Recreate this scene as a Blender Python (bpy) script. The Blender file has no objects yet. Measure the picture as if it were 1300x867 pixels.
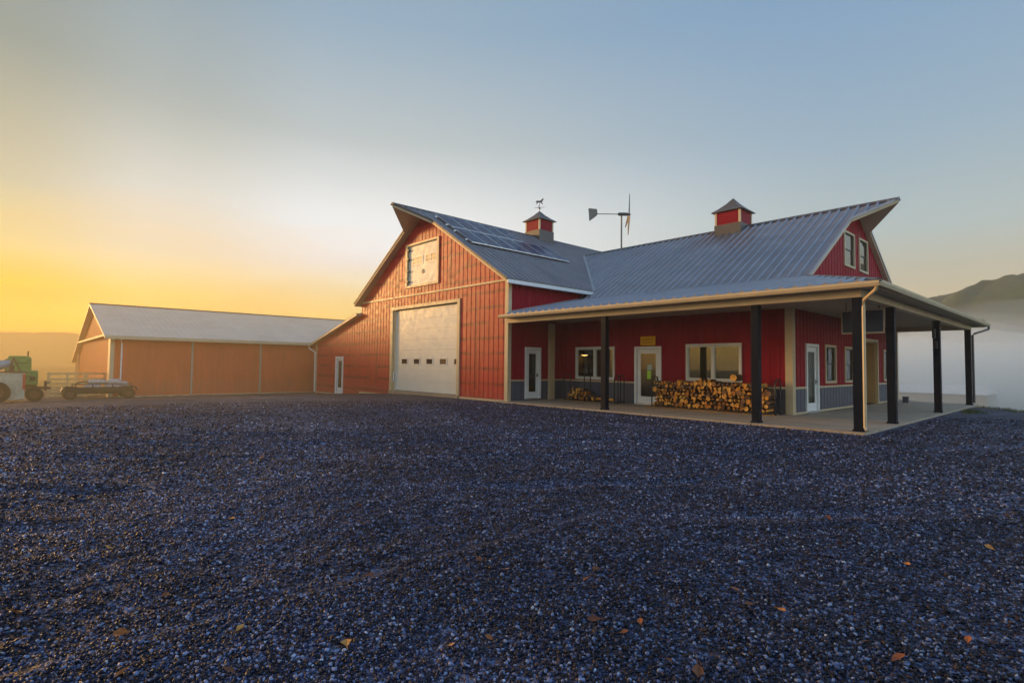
import bpy, math, random
import numpy as np
from mathutils import Vector, Matrix, noise
random.seed(7); RNG = np.random.default_rng(11)
S = bpy.context.scene
COL = S.collection
PI = math.pi
rad = math.radians

# ------------------------------------------------------------------ helpers
class MB:
    """collects shapes, builds ONE mesh object"""
    def __init__(s): s.v = []; s.f = []; s.m = []; s.cur = 0
    def poly(s, pts):
        n = len(s.v); s.v += [tuple(p) for p in pts]; s.f.append(tuple(range(n, n + len(pts)))); s.m.append(s.cur)
    def box(s, x0, x1, y0, y1, z0, z1):
        if x0 > x1: x0, x1 = x1, x0
        if y0 > y1: y0, y1 = y1, y0
        if z0 > z1: z0, z1 = z1, z0
        n = len(s.v)
        s.v += [(x0,y0,z0),(x1,y0,z0),(x1,y1,z0),(x0,y1,z0),(x0,y0,z1),(x1,y0,z1),(x1,y1,z1),(x0,y1,z1)]
        for q in ((3,2,1,0),(4,5,6,7),(0,1,5,4),(1,2,6,5),(2,3,7,6),(3,0,4,7)):
            s.f.append(tuple(n+i for i in q)); s.m.append(s.cur)
        return s
    def hexa(s, b, t):
        n = len(s.v); s.v += [tuple(p) for p in b] + [tuple(p) for p in t]; k = len(b)
        s.f.append(tuple(n+i for i in reversed(range(k)))); s.m.append(s.cur)
        s.f.append(tuple(n+k+i for i in range(k))); s.m.append(s.cur)
        for i in range(k):
            j = (i+1) % k
            s.f.append((n+i, n+j, n+k+j, n+k+i)); s.m.append(s.cur)
    def bar(s, a, b, w, h=None, up=(0,0,1)):
        """rectangular bar from a to b"""
        h = w if h is None else h
        a, b = Vector(a), Vector(b); d = (b-a).normalized(); up = Vector(up)
        if abs(d.dot(up)) > .99: up = Vector((1,0,0))
        r = d.cross(up).normalized()*w/2; u = r.cross(d).normalized()*h/2
        s.hexa([a-r-u, a+r-u, a+r+u, a-r+u], [b-r-u, b+r-u, b+r+u, b-r+u])
    def tube(s, pts, r, n=8, caps=True):
        pts = [Vector(p) for p in pts]; rs = r if isinstance(r, (list, tuple)) else [r]*len(pts)
        base = len(s.v); ref = Vector((0,0,1))
        for i, p in enumerate(pts):
            d = (pts[min(i+1, len(pts)-1)] - pts[max(i-1, 0)]).normalized()
            if abs(d.dot(ref)) > .95: a = d.cross(Vector((1,0,0))).normalized()
            else: a = d.cross(ref).normalized()
            b = d.cross(a)
            for k in range(n):
                t = 2*PI*k/n; s.v.append(tuple(p + (a*math.cos(t) + b*math.sin(t))*rs[i]))
        for i in range(len(pts)-1):
            for k in range(n):
                k2 = (k+1) % n
                s.f.append((base+i*n+k, base+i*n+k2, base+(i+1)*n+k2, base+(i+1)*n+k)); s.m.append(s.cur)
        if caps:
            s.f.append(tuple(base+k for k in range(n))); s.m.append(s.cur)
            s.f.append(tuple(base+(len(pts)-1)*n+k for k in reversed(range(n)))); s.m.append(s.cur)
    def disc(s, c, axis, r, w, n=20):
        c = Vector(c); a = Vector(axis).normalized()
        s.tube([c-a*w/2, c+a*w/2], r, n)
    def build(s, name, mats, parent=None, smooth=False, bevel=0, origin=None):
        me = bpy.data.meshes.new(name)
        v = s.v
        if origin is not None:
            v = [(p[0]-origin[0], p[1]-origin[1], p[2]-origin[2]) for p in v]
        me.from_pydata(v, [], s.f)
        if not isinstance(mats, (list, tuple)): mats = [mats]
        for m in mats: me.materials.append(m)
        if len(mats) > 1: me.polygons.foreach_set('material_index', s.m)
        if smooth: me.polygons.foreach_set('use_smooth', [True]*len(me.polygons))
        me.update()
        o = bpy.data.objects.new(name, me); COL.objects.link(o)
        if origin is not None: o.location = origin
        if parent is not None: o.parent = parent
        if bevel:
            b = o.modifiers.new('bevel', 'BEVEL'); b.width = bevel; b.segments = 2; b.limit_method = 'ANGLE'
        return o

def tag(o, label=None, cat=None, group=None, kind=None):
    if label: o['label'] = label
    if cat: o['category'] = cat
    if group: o['group'] = group
    if kind: o['kind'] = kind
    return o
def thing(name, label, cat, loc=(0,0,0), rz=0, group=None):
    o = bpy.data.objects.new(name, None); COL.objects.link(o); o.empty_display_size = .2
    o.location = loc; o.rotation_euler = (0,0,rz)
    return tag(o, label, cat, group)
def copy_tree(o, parent=None):
    kids = [c for c in bpy.data.objects if c.parent == o]
    c = o.copy(); COL.objects.link(c)
    if parent is not None: c.parent = parent
    for k in kids: copy_tree(k, c)
    return c

# ------------------------------------------------------------------ materials
def newmat(name):
    m = bpy.data.materials.new(name); m.use_nodes = True
    nt = m.node_tree; b = nt.nodes['Principled BSDF']
    return m, nt, b
def N(nt, t, **kw):
    n = nt.nodes.new(t)
    for k, v in kw.items():
        if k.startswith('i_'):
            n.inputs[k[2:].replace('_', ' ')].default_value = v
        else: setattr(n, k, v)
    return n
def mixrgb(nt, fac, a, b, mode='MIX'):
    n = nt.nodes.new('ShaderNodeMix'); n.data_type = 'RGBA'; n.blend_type = mode
    for s, x in ((n.inputs[0], fac), (n.inputs[6], a), (n.inputs[7], b)):
        if hasattr(x, 'links') or hasattr(x, 'is_linked'): nt.links.new(x, s)
        elif isinstance(x, (int, float)): s.default_value = x
        else: s.default_value = (*x, 1) if len(x) == 3 else x
    return n.outputs[2]
def ramp(nt, fac, stops, interp='LINEAR'):
    r = nt.nodes.new('ShaderNodeValToRGB'); r.color_ramp.interpolation = interp
    e = r.color_ramp.elements
    while len(e) < len(stops): e.new(.5)
    for i, (p, c) in enumerate(stops):
        e[i].position = p; c = (c, c, c) if isinstance(c, (int, float)) else c
        e[i].color = (*c, 1)
    nt.links.new(fac, r.inputs[0]); return r.outputs[0]
def math_n(nt, op, a, b=None, clamp=False):
    n = nt.nodes.new('ShaderNodeMath'); n.operation = op; n.use_clamp = clamp
    for i, x in enumerate((a, b)):
        if x is None: continue
        if isinstance(x, (int, float)): n.inputs[i].default_value = x
        else: nt.links.new(x, n.inputs[i])
    return n.outputs[0]
def noisetex(nt, scale, detail=4, rough=.55, coord='Object', vec=None, dims='3D', sxyz=None):
    if vec is None:
        tc = nt.nodes.new('ShaderNodeTexCoord'); vec = tc.outputs[coord]
    if sxyz is not None:
        mp = nt.nodes.new('ShaderNodeMapping'); mp.inputs['Scale'].default_value = sxyz
        nt.links.new(vec, mp.inputs[0]); vec = mp.outputs[0]
    n = nt.nodes.new('ShaderNodeTexNoise'); n.inputs['Scale'].default_value = scale
    n.inputs['Detail'].default_value = detail; n.inputs['Roughness'].default_value = rough
    nt.links.new(vec, n.inputs['Vector']); return n.outputs[0]
def bump(nt, b, h, strength=.3, dist=.01):
    n = nt.nodes.new('ShaderNodeBump'); n.inputs['Strength'].default_value = strength; n.inputs['Distance'].default_value = dist
    nt.links.new(h, n.inputs['Height']); nt.links.new(n.outputs[0], b.inputs['Normal'])
def mat(name, col, rough=.5, metal=0, var=.12, scale=3, bmp=0, bscale=60, spec=None, streak=False, coat=0):
    m, nt, b = newmat(name)
    nz = noisetex(nt, scale, 6, .6, sxyz=(1,1,.25) if streak else (1,1,1))
    f = ramp(nt, nz, [(.3, 1-var), (.7, 1+var)])
    c = mixrgb(nt, 1.0, col, f, 'MULTIPLY')
    nt.links.new(c, b.inputs['Base Color'])
    rr = ramp(nt, noisetex(nt, scale*2.3, 4), [(.3, max(0, rough-.08)), (.7, min(1, rough+.1))])
    nt.links.new(rr, b.inputs['Roughness'])
    b.inputs['Metallic'].default_value = metal
    if spec is not None: b.inputs['Specular IOR Level'].default_value = spec
    if coat: b.inputs['Coat Weight'].default_value = coat; b.inputs['Coat Roughness'].default_value = .15
    if bmp: bump(nt, b, noisetex(nt, bscale, 5, .6), bmp, .01)
    return m

# red painted steel siding; girts show through as damp darker bands on the sunrise side
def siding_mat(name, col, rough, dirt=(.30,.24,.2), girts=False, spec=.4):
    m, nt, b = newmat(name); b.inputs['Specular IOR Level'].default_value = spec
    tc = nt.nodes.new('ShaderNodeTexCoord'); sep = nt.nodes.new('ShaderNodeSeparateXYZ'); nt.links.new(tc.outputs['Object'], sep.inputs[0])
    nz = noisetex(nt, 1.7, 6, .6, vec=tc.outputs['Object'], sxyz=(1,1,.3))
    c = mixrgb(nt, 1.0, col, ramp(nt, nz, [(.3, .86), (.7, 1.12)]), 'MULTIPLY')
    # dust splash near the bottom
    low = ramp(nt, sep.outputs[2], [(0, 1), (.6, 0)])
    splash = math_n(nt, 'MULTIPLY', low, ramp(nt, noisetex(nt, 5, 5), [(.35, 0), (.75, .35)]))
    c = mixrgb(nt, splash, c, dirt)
    if girts:
        zw = math_n(nt, 'ADD', sep.outputs[2], math_n(nt, 'MULTIPLY', math_n(nt, 'SUBTRACT', noisetex(nt, 1.4, 3, vec=tc.outputs['Object']), .5), .16))
        fr = math_n(nt, 'FRACT', math_n(nt, 'DIVIDE', zw, .69))
        band = math_n(nt, 'PINGPONG', fr, .5)
        band = ramp(nt, band, [(.0, 1), (.04, .9), (.17, 0)])
        br = ramp(nt, noisetex(nt, .55, 3, .5, vec=tc.outputs['Object'], sxyz=(1,1,2.2)), [(.38, 0), (.50, 1)])
        band = math_n(nt, 'MULTIPLY', band, br)
        # truss members behind the gable: two posts and a brace
        def seg(x0, z0, x1, z1, w):
            dx, dz = x1-x0, z1-z0; L = math.hypot(dx, dz)
            px = math_n(nt, 'SUBTRACT', sep.outputs[0], x0); pz = math_n(nt, 'SUBTRACT', sep.outputs[2], z0)
            dist = math_n(nt, 'ABSOLUTE', math_n(nt, 'SUBTRACT', math_n(nt, 'MULTIPLY', px, dz/L), math_n(nt, 'MULTIPLY', pz, dx/L)))
            al = math_n(nt, 'ADD', math_n(nt, 'MULTIPLY', px, dx/L), math_n(nt, 'MULTIPLY', pz, dz/L))
            a = ramp(nt, dist, [(w*.5, 1), (w, 0)])
            inside = math_n(nt, 'MULTIPLY', math_n(nt, 'GREATER_THAN', al, 0), math_n(nt, 'LESS_THAN', al, L))
            return math_n(nt, 'MULTIPLY', a, inside)
        for sgm in ((-4.3,5.5,-4.3,7.4,.2), (-4.3,5.75,-2.6,6.5,.13), (-9.3,5.5,-9.3,7.0,.2), (-9.3,5.8,-10.8,6.35,.12), (-2.2,.4,-2.2,4.9,.10), (-11.6,.4,-11.6,4.9,.10)):
            band = math_n(nt, 'MAXIMUM', band, math_n(nt, 'MULTIPLY', seg(*sgm), .8))
        band = math_n(nt, 'MULTIPLY', band, ramp(nt, noisetex(nt, 2.3, 4), [(.3, .35), (.65, 1)]))
        c = mixrgb(nt, math_n(nt, 'MULTIPLY', band, .92), c, (col[0]*.30, col[1]*.34, col[2]*.5))
    nt.links.new(c, b.inputs['Base Color'])
    b.inputs['Roughness'].default_value = rough
    rr = ramp(nt, noisetex(nt, 4, 4), [(.3, rough-.07), (.7, rough+.1)]); nt.links.new(rr, b.inputs['Roughness'])
    bump(nt, b, noisetex(nt, 2.2, 2), .12, .05)
    return m

RED = siding_mat('red_siding', (.29,.002,.020), .5, spec=.12)  # darker than the front siding: porch shade is put into this red
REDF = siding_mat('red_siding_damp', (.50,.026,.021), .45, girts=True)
REDL = siding_mat('red_siding_haze_lift', (.66,.115,.035), .5)  # lifted orange red stands in for the warm haze glow over the shed
GREYS = siding_mat('charcoal_siding', (.085,.095,.14), .42, dirt=(.12,.1,.09))
BEIGE = mat('beige_trim', (.60,.49,.31), .45, var=.08, scale=2)
CREAM = mat('cream_door', (.74,.76,.72), .45, var=.05, scale=1.5)
WHITE = mat('white_paint', (.84,.87,.88), .4, var=.04)
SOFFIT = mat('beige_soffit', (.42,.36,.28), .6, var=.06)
TAN = mat('tan_reveal', (.50,.34,.16), .5, var=.08)
ROOF = mat('charcoal_metal_roof', (.255,.235,.255), .36, metal=.45, var=.14, scale=.8, bmp=.05, bscale=2)
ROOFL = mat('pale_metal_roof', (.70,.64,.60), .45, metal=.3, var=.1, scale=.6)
RIDGE = mat('ridge_cap', (.10,.095,.095), .5, metal=.2)
FLASH = mat('bright_flashing', (.36,.36,.39), .42, metal=.5)
POST = mat('navy_post', (.0015,.005,.016), .5, var=.25, spec=.12)
NAVY = mat('navy_board', (.012,.035,.085), .5)
DARK = mat('black_steel', (.012,.012,.014), .45)
GLASSD = None
def glass(name, tint, rough=.03, trans=.0):
    m, nt, b = newmat(name)
    b.inputs['Base Color'].default_value = (*tint, 1); b.inputs['Roughness'].default_value = rough
    b.inputs['Specular IOR Level'].default_value = .8
    nz = noisetex(nt, 1.3, 2); bump(nt, b, nz, .03, .05)
    if trans:
        tr = nt.nodes.new('ShaderNodeBsdfTransparent'); tr.inputs[0].default_value = (.8,.83,.8,1)
        mx = nt.nodes.new('ShaderNodeMixShader'); 
        gl = nt.nodes.new('ShaderNodeBsdfGlossy'); gl.inputs['Roughness'].default_value = .02; gl.inputs[0].default_value = (.9,.92,.95,1)
        mx.inputs[0].default_value = .065; nt.links.new(tr.outputs[0], mx.inputs[1]); nt.links.new(gl.outputs[0], mx.inputs[2])
        nt.links.new(mx.outputs[0], nt.nodes['Material Output'].inputs[0])
    return m
PANE = glass('window_glass', (.02,.025,.03), trans=1)
DPANE = glass('dark_glass', (.012,.016,.022))
SOLAR = mat('solar_cells', (.012,.022,.075), .30, var=.45, scale=1.1, spec=.22)
SFRAME = mat('solar_frame', (.60,.61,.64), .35, metal=.8)
BLIND = mat('olive_blind', (.085,.075,.045), .8, var=.3, scale=4)
ROOMM = mat('room_plaster', (.20,.18,.14), .9)
YEL = mat('yellow_sign', (.90,.52,.01), .5, spec=.2)
OCH = mat('ochre_letters', (.38,.15,.01), .5)
LIME = mat('lime_paper', (.42,.80,.08), .7)
PALEP = mat('pale_paper', (.45,.62,.60), .7)

def concrete_mat():
    m, nt, b = newmat('concrete')
    n1 = noisetex(nt, .8, 6, .6); n2 = noisetex(nt, 14, 5, .6)
    c = mixrgb(nt, n1, (.36,.275,.19), (.54,.43,.31))
    c = mixrgb(nt, ramp(nt, n2, [(.35, .35), (.6, 0)]), c, (.17,.13,.1))
    tc = nt.nodes.new('ShaderNodeTexCoord'); sp = nt.nodes.new('ShaderNodeSeparateXYZ'); nt.links.new(tc.outputs['Object'], sp.inputs[0]); jn = None
    for k, off in ((0, .35), (1, .1)):
        pp = math_n(nt, 'ABSOLUTE', math_n(nt, 'SUBTRACT', math_n(nt, 'FRACT', math_n(nt, 'DIVIDE', math_n(nt, 'ADD', sp.outputs[k], off+60), 3.3)), .5))
        g = ramp(nt, pp, [(0, 1), (.0035, .8), (.006, 0)]); jn = g if jn is None else math_n(nt, 'MAXIMUM', jn, g)
    c = mixrgb(nt, jn, c, (.06,.05,.04))
    c = mixrgb(nt, ramp(nt, noisetex(nt, 1.7, 5, .7), [(.52, 0), (.68, .45)]), c, (.20,.165,.13))
    nt.links.new(c, b.inputs['Base Color']); b.inputs['Roughness'].default_value = .8
    bump(nt, b, n2, .25, .01); return m
CONC = concrete_mat()

# ------------------------------------------------------------------ camera (solved from the building's vanishing points)
CAM = Vector((17.41, -15.59, 1.56)); YAW, PITCH, ROLL, FPX = rad(-47.73), rad(2.474), rad(.64), 687.5
fw = Vector((math.sin(YAW)*math.cos(PITCH), math.cos(YAW)*math.cos(PITCH), math.sin(PITCH)))
rt = Vector((math.cos(YAW), -math.sin(YAW), 0)); upv = rt.cross(fw)
cr, sr = math.cos(ROLL), math.sin(ROLL)
rt, upv = cr*rt + sr*upv, -sr*rt + cr*upv
cam = bpy.data.cameras.new('camera'); co = bpy.data.objects.new('camera', cam); COL.objects.link(co)
co.matrix_world = Matrix(((rt.x, upv.x, -fw.x, CAM.x), (rt.y, upv.y, -fw.y, CAM.y), (rt.z, upv.z, -fw.z, CAM.z), (0,0,0,1)))
cam.sensor_width = 36; cam.lens = FPX/1300*36; cam.clip_end = 3000; cam.clip_start = .1
S.camera = co

# ------------------------------------------------------------------ terrain
def sstep(a, b, x):
    t = min(1, max(0, (x-a)/(b-a))); return t*t*(3-2*t)
def edge_s(x, y): return (x + y - 28.3)/1.4142
TC_ = (-22.0, 16.0)
TRK = [24.5, 26.2, 31.0, 32.7, 36.4, 38.1, 39.5, 41.2, 43.6, 45.3]
def track_d(x, y):
    r_ = math.hypot(x-TC_[0], y-TC_[1]) + .5*math.sin(x*.21+y*.13)
    return min(abs(r_-t) for t in TRK)
def ground_z(x, y, fine=True):
    z = -.06 - .60*sstep(-6, -24, x) - .10*sstep(-1, -11, x)*sstep(-3, 1, y)*0
    z += -.5*sstep(-30, -60, x)
    s = edge_s(x, y)
    if s > 0: z -= 2.6*sstep(0, 40, s) + .9*sstep(.3, 8, s)
    # broad lumps and wheel ruts
    near_b = min(1, max(0, (-.55 - y)/1.5)) if x > -.5 else min(1, max(0, (-.2 - y)/1.5))
    if x > 13.6: near_b = min(1, max(0, (x-13.6)/1.5))
    if y > -.3 and x < -20.4: near_b = min(1, (-20.4-x)/1.5)
    if abs(x) < 60 and abs(y) < 60:
        n = noise.noise(Vector((x*.35, y*.35, 3.1)))*.05 + noise.noise(Vector((x*1.1, y*1.1, 7.7)))*.028
        if fine: n += noise.noise(Vector((x*3.7, y*3.7, 1.7)))*.020
        # ruts parallel to the barn front, slightly curved
        u = y + .10*x + .9*math.sin(x*.12)
        n += .012*math.sin(u*3.9)*sstep(0, .6, noise.noise(Vector((x*.15, y*.3, 9)))+.35)
        td = track_d(x, y)
        n += (-.045*max(0, 1-td/.22) + .030*max(0, 1-abs(td-.34)/.16))*sstep(-.15, .35, noise.noise(Vector((x*.2, y*.2, 5)))+.2)
        z += n*near_b
    return z
def grid_lines(c, near, fine, lo, hi):
    out = [c]; 
    for sgn in (-1, 1):
        p = c; st = fine
        while (p > lo if sgn < 0 else p < hi):
            if abs(p-c) > near: st = min(st*1.12, 25)
            p += sgn*st; out.append(p)
    return sorted(out)
xs = grid_lines(12, 9, .16, -560, 420); ys = grid_lines(-9, 9, .16, -420, 620)
V = []; F = []
for j, y in enumerate(ys):
    for i, x in enumerate(xs):
        V.append((x, y, ground_z(x, y)))
nx = len(xs)
for j in range(len(ys)-1):
    for i in range(nx-1):
        F.append((j*nx+i, j*nx+i+1, (j+1)*nx+i+1, (j+1)*nx+i))

TC_ = (-22.0, 16.0)       # vehicles swing round this point, leaving curved tracks
TRK = [24.5, 26.2, 31.0, 32.7, 36.4, 38.1, 39.5, 41.2, 43.6, 45.3]
def track_d(x, y):
    r_ = math.hypot(x-TC_[0], y-TC_[1]) + .5*math.sin(x*.21+y*.13)
    return min(abs(r_-t) for t in TRK)
def track_nodes(nt, pos, sepp):
    dx = math_n(nt, 'SUBTRACT', sepp.outputs[0], TC_[0]); dy = math_n(nt, 'SUBTRACT', sepp.outputs[1], TC_[1])
    rr = math_n(nt, 'SQRT', math_n(nt, 'ADD', math_n(nt, 'MULTIPLY', dx, dx), math_n(nt, 'MULTIPLY', dy, dy)))
    wv = math_n(nt, 'SINE', math_n(nt, 'ADD', math_n(nt, 'MULTIPLY', sepp.outputs[0], .21), math_n(nt, 'MULTIPLY', sepp.outputs[1], .13)))
    rr = math_n(nt, 'ADD', rr, math_n(nt, 'MULTIPLY', wv, .5))
    m_ = None
    for t in TRK:
        d = math_n(nt, 'ABSOLUTE', math_n(nt, 'SUBTRACT', rr, t)); m_ = d if m_ is None else math_n(nt, 'MINIMUM', m_, d)
    band = ramp(nt, m_, [(.10, 1), (.30, 0)])
    return math_n(nt, 'MULTIPLY', band, ramp(nt, noisetex(nt, .35, 4, .6, vec=pos), [(.38, .1), (.55, 1)]))
def clay(nt, sepp, pos, c):
    # reddish clay worked up into the stone toward the sheds
    f = ramp(nt, math_n(nt, 'DIVIDE', math_n(nt, 'ADD', sepp.outputs[0], 22), 40), [(0, .9), (.45, .55), (.78, .22), (1, .05)])
    f = math_n(nt, 'MULTIPLY', f, ramp(nt, noisetex(nt, .5, 5, .6, vec=pos), [(.36, .45), (.62, 1)]))
    return mixrgb(nt, f, c, mixrgb(nt, 1.0, mixrgb(nt, 1.0, c, (1.7,1.15,.72), 'MULTIPLY'), (.014,.008,.005), 'ADD'))
def gravel_mat(stones=False):
    m, nt, b = newmat('gravel_stone' if stones else 'gravel')
    tc = nt.nodes.new('ShaderNodeTexCoord'); geo = nt.nodes.new('ShaderNodeNewGeometry')
    pos = geo.outputs['Position']
    darkc = [(0, (.001,.002,.006)), (.55, (.003,.005,.016)), (.67, (.013,.020,.052)), (.78, (.055,.070,.125)), (.90, (.16,.19,.27)), (.975, (.19,.235,.33)), (1, (.40,.42,.44))]
    if stones:
        rnd = geo.outputs['Random Per Island']
        c = ramp(nt, rnd, darkc)
        hue = nt.nodes.new('ShaderNodeTexWhiteNoise'); hue.noise_dimensions = '1D'; nt.links.new(rnd, hue.inputs['W'])
        c = mixrgb(nt, ramp(nt, hue.outputs[0], [(.86, 0), (.9, .55)]), c, (.085,.042,.03))
        nt.links.new(c, b.inputs['Base Color']); b.inputs['Roughness'].default_value = .5; b.inputs['Specular IOR Level'].default_value = .3
        c = mixrgb(nt, 1.0, c, (.72,.86,1.2), 'MULTIPLY')
        bump(nt, b, noisetex(nt, 160, 3), .5, .004)
        tr = ramp(nt, noisetex(nt, .22, 4, .6, vec=pos, sxyz=(.6,1.7,1)), [(.46, 0), (.60, .65)])
        sepp = nt.nodes.new('ShaderNodeSeparateXYZ'); nt.links.new(pos, sepp.inputs[0])
        c2 = mixrgb(nt, math_n(nt, 'MAXIMUM', tr, math_n(nt, 'MULTIPLY', track_nodes(nt, pos, sepp), .7)), mixrgb(nt, 1.0, c, (1.1,1.07,1.0), 'MULTIPLY'), mixrgb(nt, 1.0, mixrgb(nt, 1.0, c, (2.1,1.95,1.75), 'MULTIPLY'), (.008,.007,.009), 'ADD')); c2 = clay(nt, sepp, pos, c2); nt.links.new(c2, b.inputs['Base Color'])
        return m
    v1 = nt.nodes.new('ShaderNodeTexVoronoi'); v1.inputs['Scale'].default_value = 46; nt.links.new(pos, v1.inputs['Vector'])
    v2 = nt.nodes.new('ShaderNodeTexVoronoi'); v2.inputs['Scale'].default_value = 17; nt.links.new(pos, v2.inputs['Vector'])
    s1 = nt.nodes.new('ShaderNodeSeparateColor'); nt.links.new(v1.outputs['Color'], s1.inputs[0])
    s2 = nt.nodes.new('ShaderNodeSeparateColor'); nt.links.new(v2.outputs['Color'], s2.inputs[0])
    c = ramp(nt, s1.outputs[0], darkc)
    cb = ramp(nt, s2.outputs[0], darkc)
    c = mixrgb(nt, .45, c, cb)
    c = mixrgb(nt, ramp(nt, s2.outputs[1], [(.93, 0), (.95, .6)]), c, (.13,.06,.025))
    # dusty traffic streaks
    st = ramp(nt, noisetex(nt, .22, 4, .6, vec=pos, sxyz=(.6,1.7,1)), [(.46, 0), (.60, .75)])
    sepp = nt.nodes.new('ShaderNodeSeparateXYZ'); nt.links.new(pos, sepp.inputs[0])
    c = mixrgb(nt, 1.0, c, (.55,.66,.95), 'MULTIPLY')  # bluer, and darkened to paint shade into the gaps between stones
    tk = track_nodes(nt, pos, sepp)
    c = mixrgb(nt, math_n(nt, 'MAXIMUM', math_n(nt, 'MULTIPLY', st, .8), tk), mixrgb(nt, 1.0, c, (1.2,1.15,1.1), 'MULTIPLY'), mixrgb(nt, 1.0, mixrgb(nt, 1.0, c, (2.1,1.95,1.75), 'MULTIPLY'), (.020,.018,.022), 'ADD'))
    c = clay(nt, sepp, pos, c)
    # grass past the yard edge
    sep = nt.nodes.new('ShaderNodeSeparateXYZ'); nt.links.new(pos, sep.inputs[0])
    e = math_n(nt, 'DIVIDE', math_n(nt, 'SUBTRACT', math_n(nt, 'ADD', sep.outputs[0], sep.outputs[1]), 28.3), 1.4142)
    e = math_n(nt, 'ADD', e, math_n(nt, 'MULTIPLY', math_n(nt, 'SUBTRACT', noisetex(nt, .9, 4, vec=pos), .5), 1.6))
    far = math_n(nt, 'GREATER_THAN', math_n(nt, 'MULTIPLY', sep.outputs[0], -1), 46)
    g = math_n(nt, 'MAXIMUM', ramp(nt, e, [(.3, 0), (.75, 1)]), far)
    gc = mixrgb(nt, noisetex(nt, 3, 5, vec=pos), (.035,.055,.012), (.12,.11,.045))
    c = mixrgb(nt, g, c, gc)
    nt.links.new(c, b.inputs['Base Color'])
    b.inputs['Roughness'].default_value = .6; b.inputs['Specular IOR Level'].default_value = .2
    h = math_n(nt, 'ADD', math_n(nt, 'MULTIPLY', v1.outputs['Distance'], -.55), math_n(nt, 'MULTIPLY', v2.outputs['Distance'], -1.2))
    h = math_n(nt, 'ADD', h, math_n(nt, 'MULTIPLY', noisetex(nt, 7, 5, vec=pos), 1.2))
    bump(nt, b, h, 1.0, .03)
    return m
GRAVEL = gravel_mat(); GST = gravel_mat(True)
me = bpy.data.meshes.new('ground'); me.from_pydata(V, [], F); me.materials.append(GRAVEL)
me.polygons.foreach_set('use_smooth', [True]*len(me.polygons))
go = bpy.data.objects.new('ground', me); COL.objects.link(go); tag(go, kind='structure')

# loose crushed stone lying on the yard (nobody could count it)
def icosa():
    t = (1+5**.5)/2
    v = np.array([(-1,t,0),(1,t,0),(-1,-t,0),(1,-t,0),(0,-1,t),(0,1,t),(0,-1,-t),(0,1,-t),(t,0,-1),(t,0,1),(-t,0,-1),(-t,0,1)], float)
    v /= np.linalg.norm(v[0])
    f = np.array([(0,11,5),(0,5,1),(0,1,7),(0,7,10),(0,10,11),(1,5,9),(5,11,4),(11,10,2),(10,7,6),(7,1,8),(3,9,4),(3,4,2),(3,2,6),(3,6,8),(3,8,9),(4,9,5),(2,4,11),(6,2,10),(8,6,7),(9,8,1)])
    return v, f
def octa():
    v = np.array([(1,0,0),(-1,0,0),(0,1,0),(0,-1,0),(0,0,1),(0,0,-1)], float)
    f = np.array([(0,2,4),(2,1,4),(1,3,4),(3,0,4),(2,0,5),(1,2,5),(3,1,5),(0,3,5)])
    return v, f
def slab_ok(x, y):
    return (y < -.35 if -.3 < x < 13.6 else (y < -.15 if x <= -.3 else True)) and (edge_s(x, y) < .3)
def scatter(zones):
    VV = []; FF = []; off = 0
    viewang = math.atan2(fw.y, fw.x)
    for (r0, r1, dens, smin, smax, base) in zones:
        bv, bf = base
        half = rad(52); area = half*(r1*r1-r0*r0); n = int(area*dens)
        r = np.sqrt(RNG.random(n)*(r1*r1-r0*r0)+r0*r0); a = viewang + (RNG.random(n)*2-1)*half
        X = CAM.x + r*np.cos(a); Y = CAM.y + r*np.sin(a)
        keep = [i for i in range(n) if slab_ok(X[i], Y[i])]
        X = X[keep]; Y = Y[keep]; n = len(X)
        Z = np.array([ground_z(X[i], Y[i]) for i in range(n)])
        s = smin + (smax-smin)*RNG.random(n)**3.0
        # random rotation per stone
        q = RNG.normal(size=(n,4)); q /= np.linalg.norm(q, axis=1)[:,None]
        w,x,y,z = q.T
        R = np.stack([1-2*(y*y+z*z),2*(x*y-z*w),2*(x*z+y*w),2*(x*y+z*w),1-2*(x*x+z*z),2*(y*z-x*w),2*(x*z-y*w),2*(y*z+x*w),1-2*(x*x+y*y)],1).reshape(n,3,3)
        sc = 1 + .35*RNG.normal(size=(n,1,3)).clip(-1.2,1.2)
        pts = bv[None]*sc*(1+.16*RNG.normal(size=(n,len(bv),1)))
        pts = np.einsum('nij,nkj->nki', R, pts)
        pts[:,:,2] *= .9
        pts = pts*s[:,None,None]; pts[:,:,0] += X[:,None]; pts[:,:,1] += Y[:,None]; pts[:,:,2] += (Z+s*.5)[:,None]
        VV.append(pts.reshape(-1,3)); FF.append((bf[None] + (np.arange(n)*len(bv))[:,None,None] + off).reshape(-1,3)); off += n*len(bv)
    v = np.concatenate(VV); f = np.concatenate(FF)
    me = bpy.data.meshes.new('gravel'); me.vertices.add(len(v)); me.vertices.foreach_set('co', v.ravel())
    me.loops.add(len(f)*3); me.loops.foreach_set('vertex_index', f.ravel().astype(np.int32))
    me.polygons.add(len(f)); me.polygons.foreach_set('loop_start', np.arange(len(f), dtype=np.int32)*3)
    me.update(calc_edges=True); me.materials.append(GST)
    o = bpy.data.objects.new('gravel', me); COL.objects.link(o)
    return o
gs = scatter([(1.6, 4.2, 5200, .004, .013, icosa()), (4.2, 8, 2100, .006, .016, octa()), (8, 14, 560, .010, .024, octa()), (14, 24, 120, .014, .032, octa())])
tag(gs, 'loose dark crushed stone covering the yard', 'gravel', kind='stuff')

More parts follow.
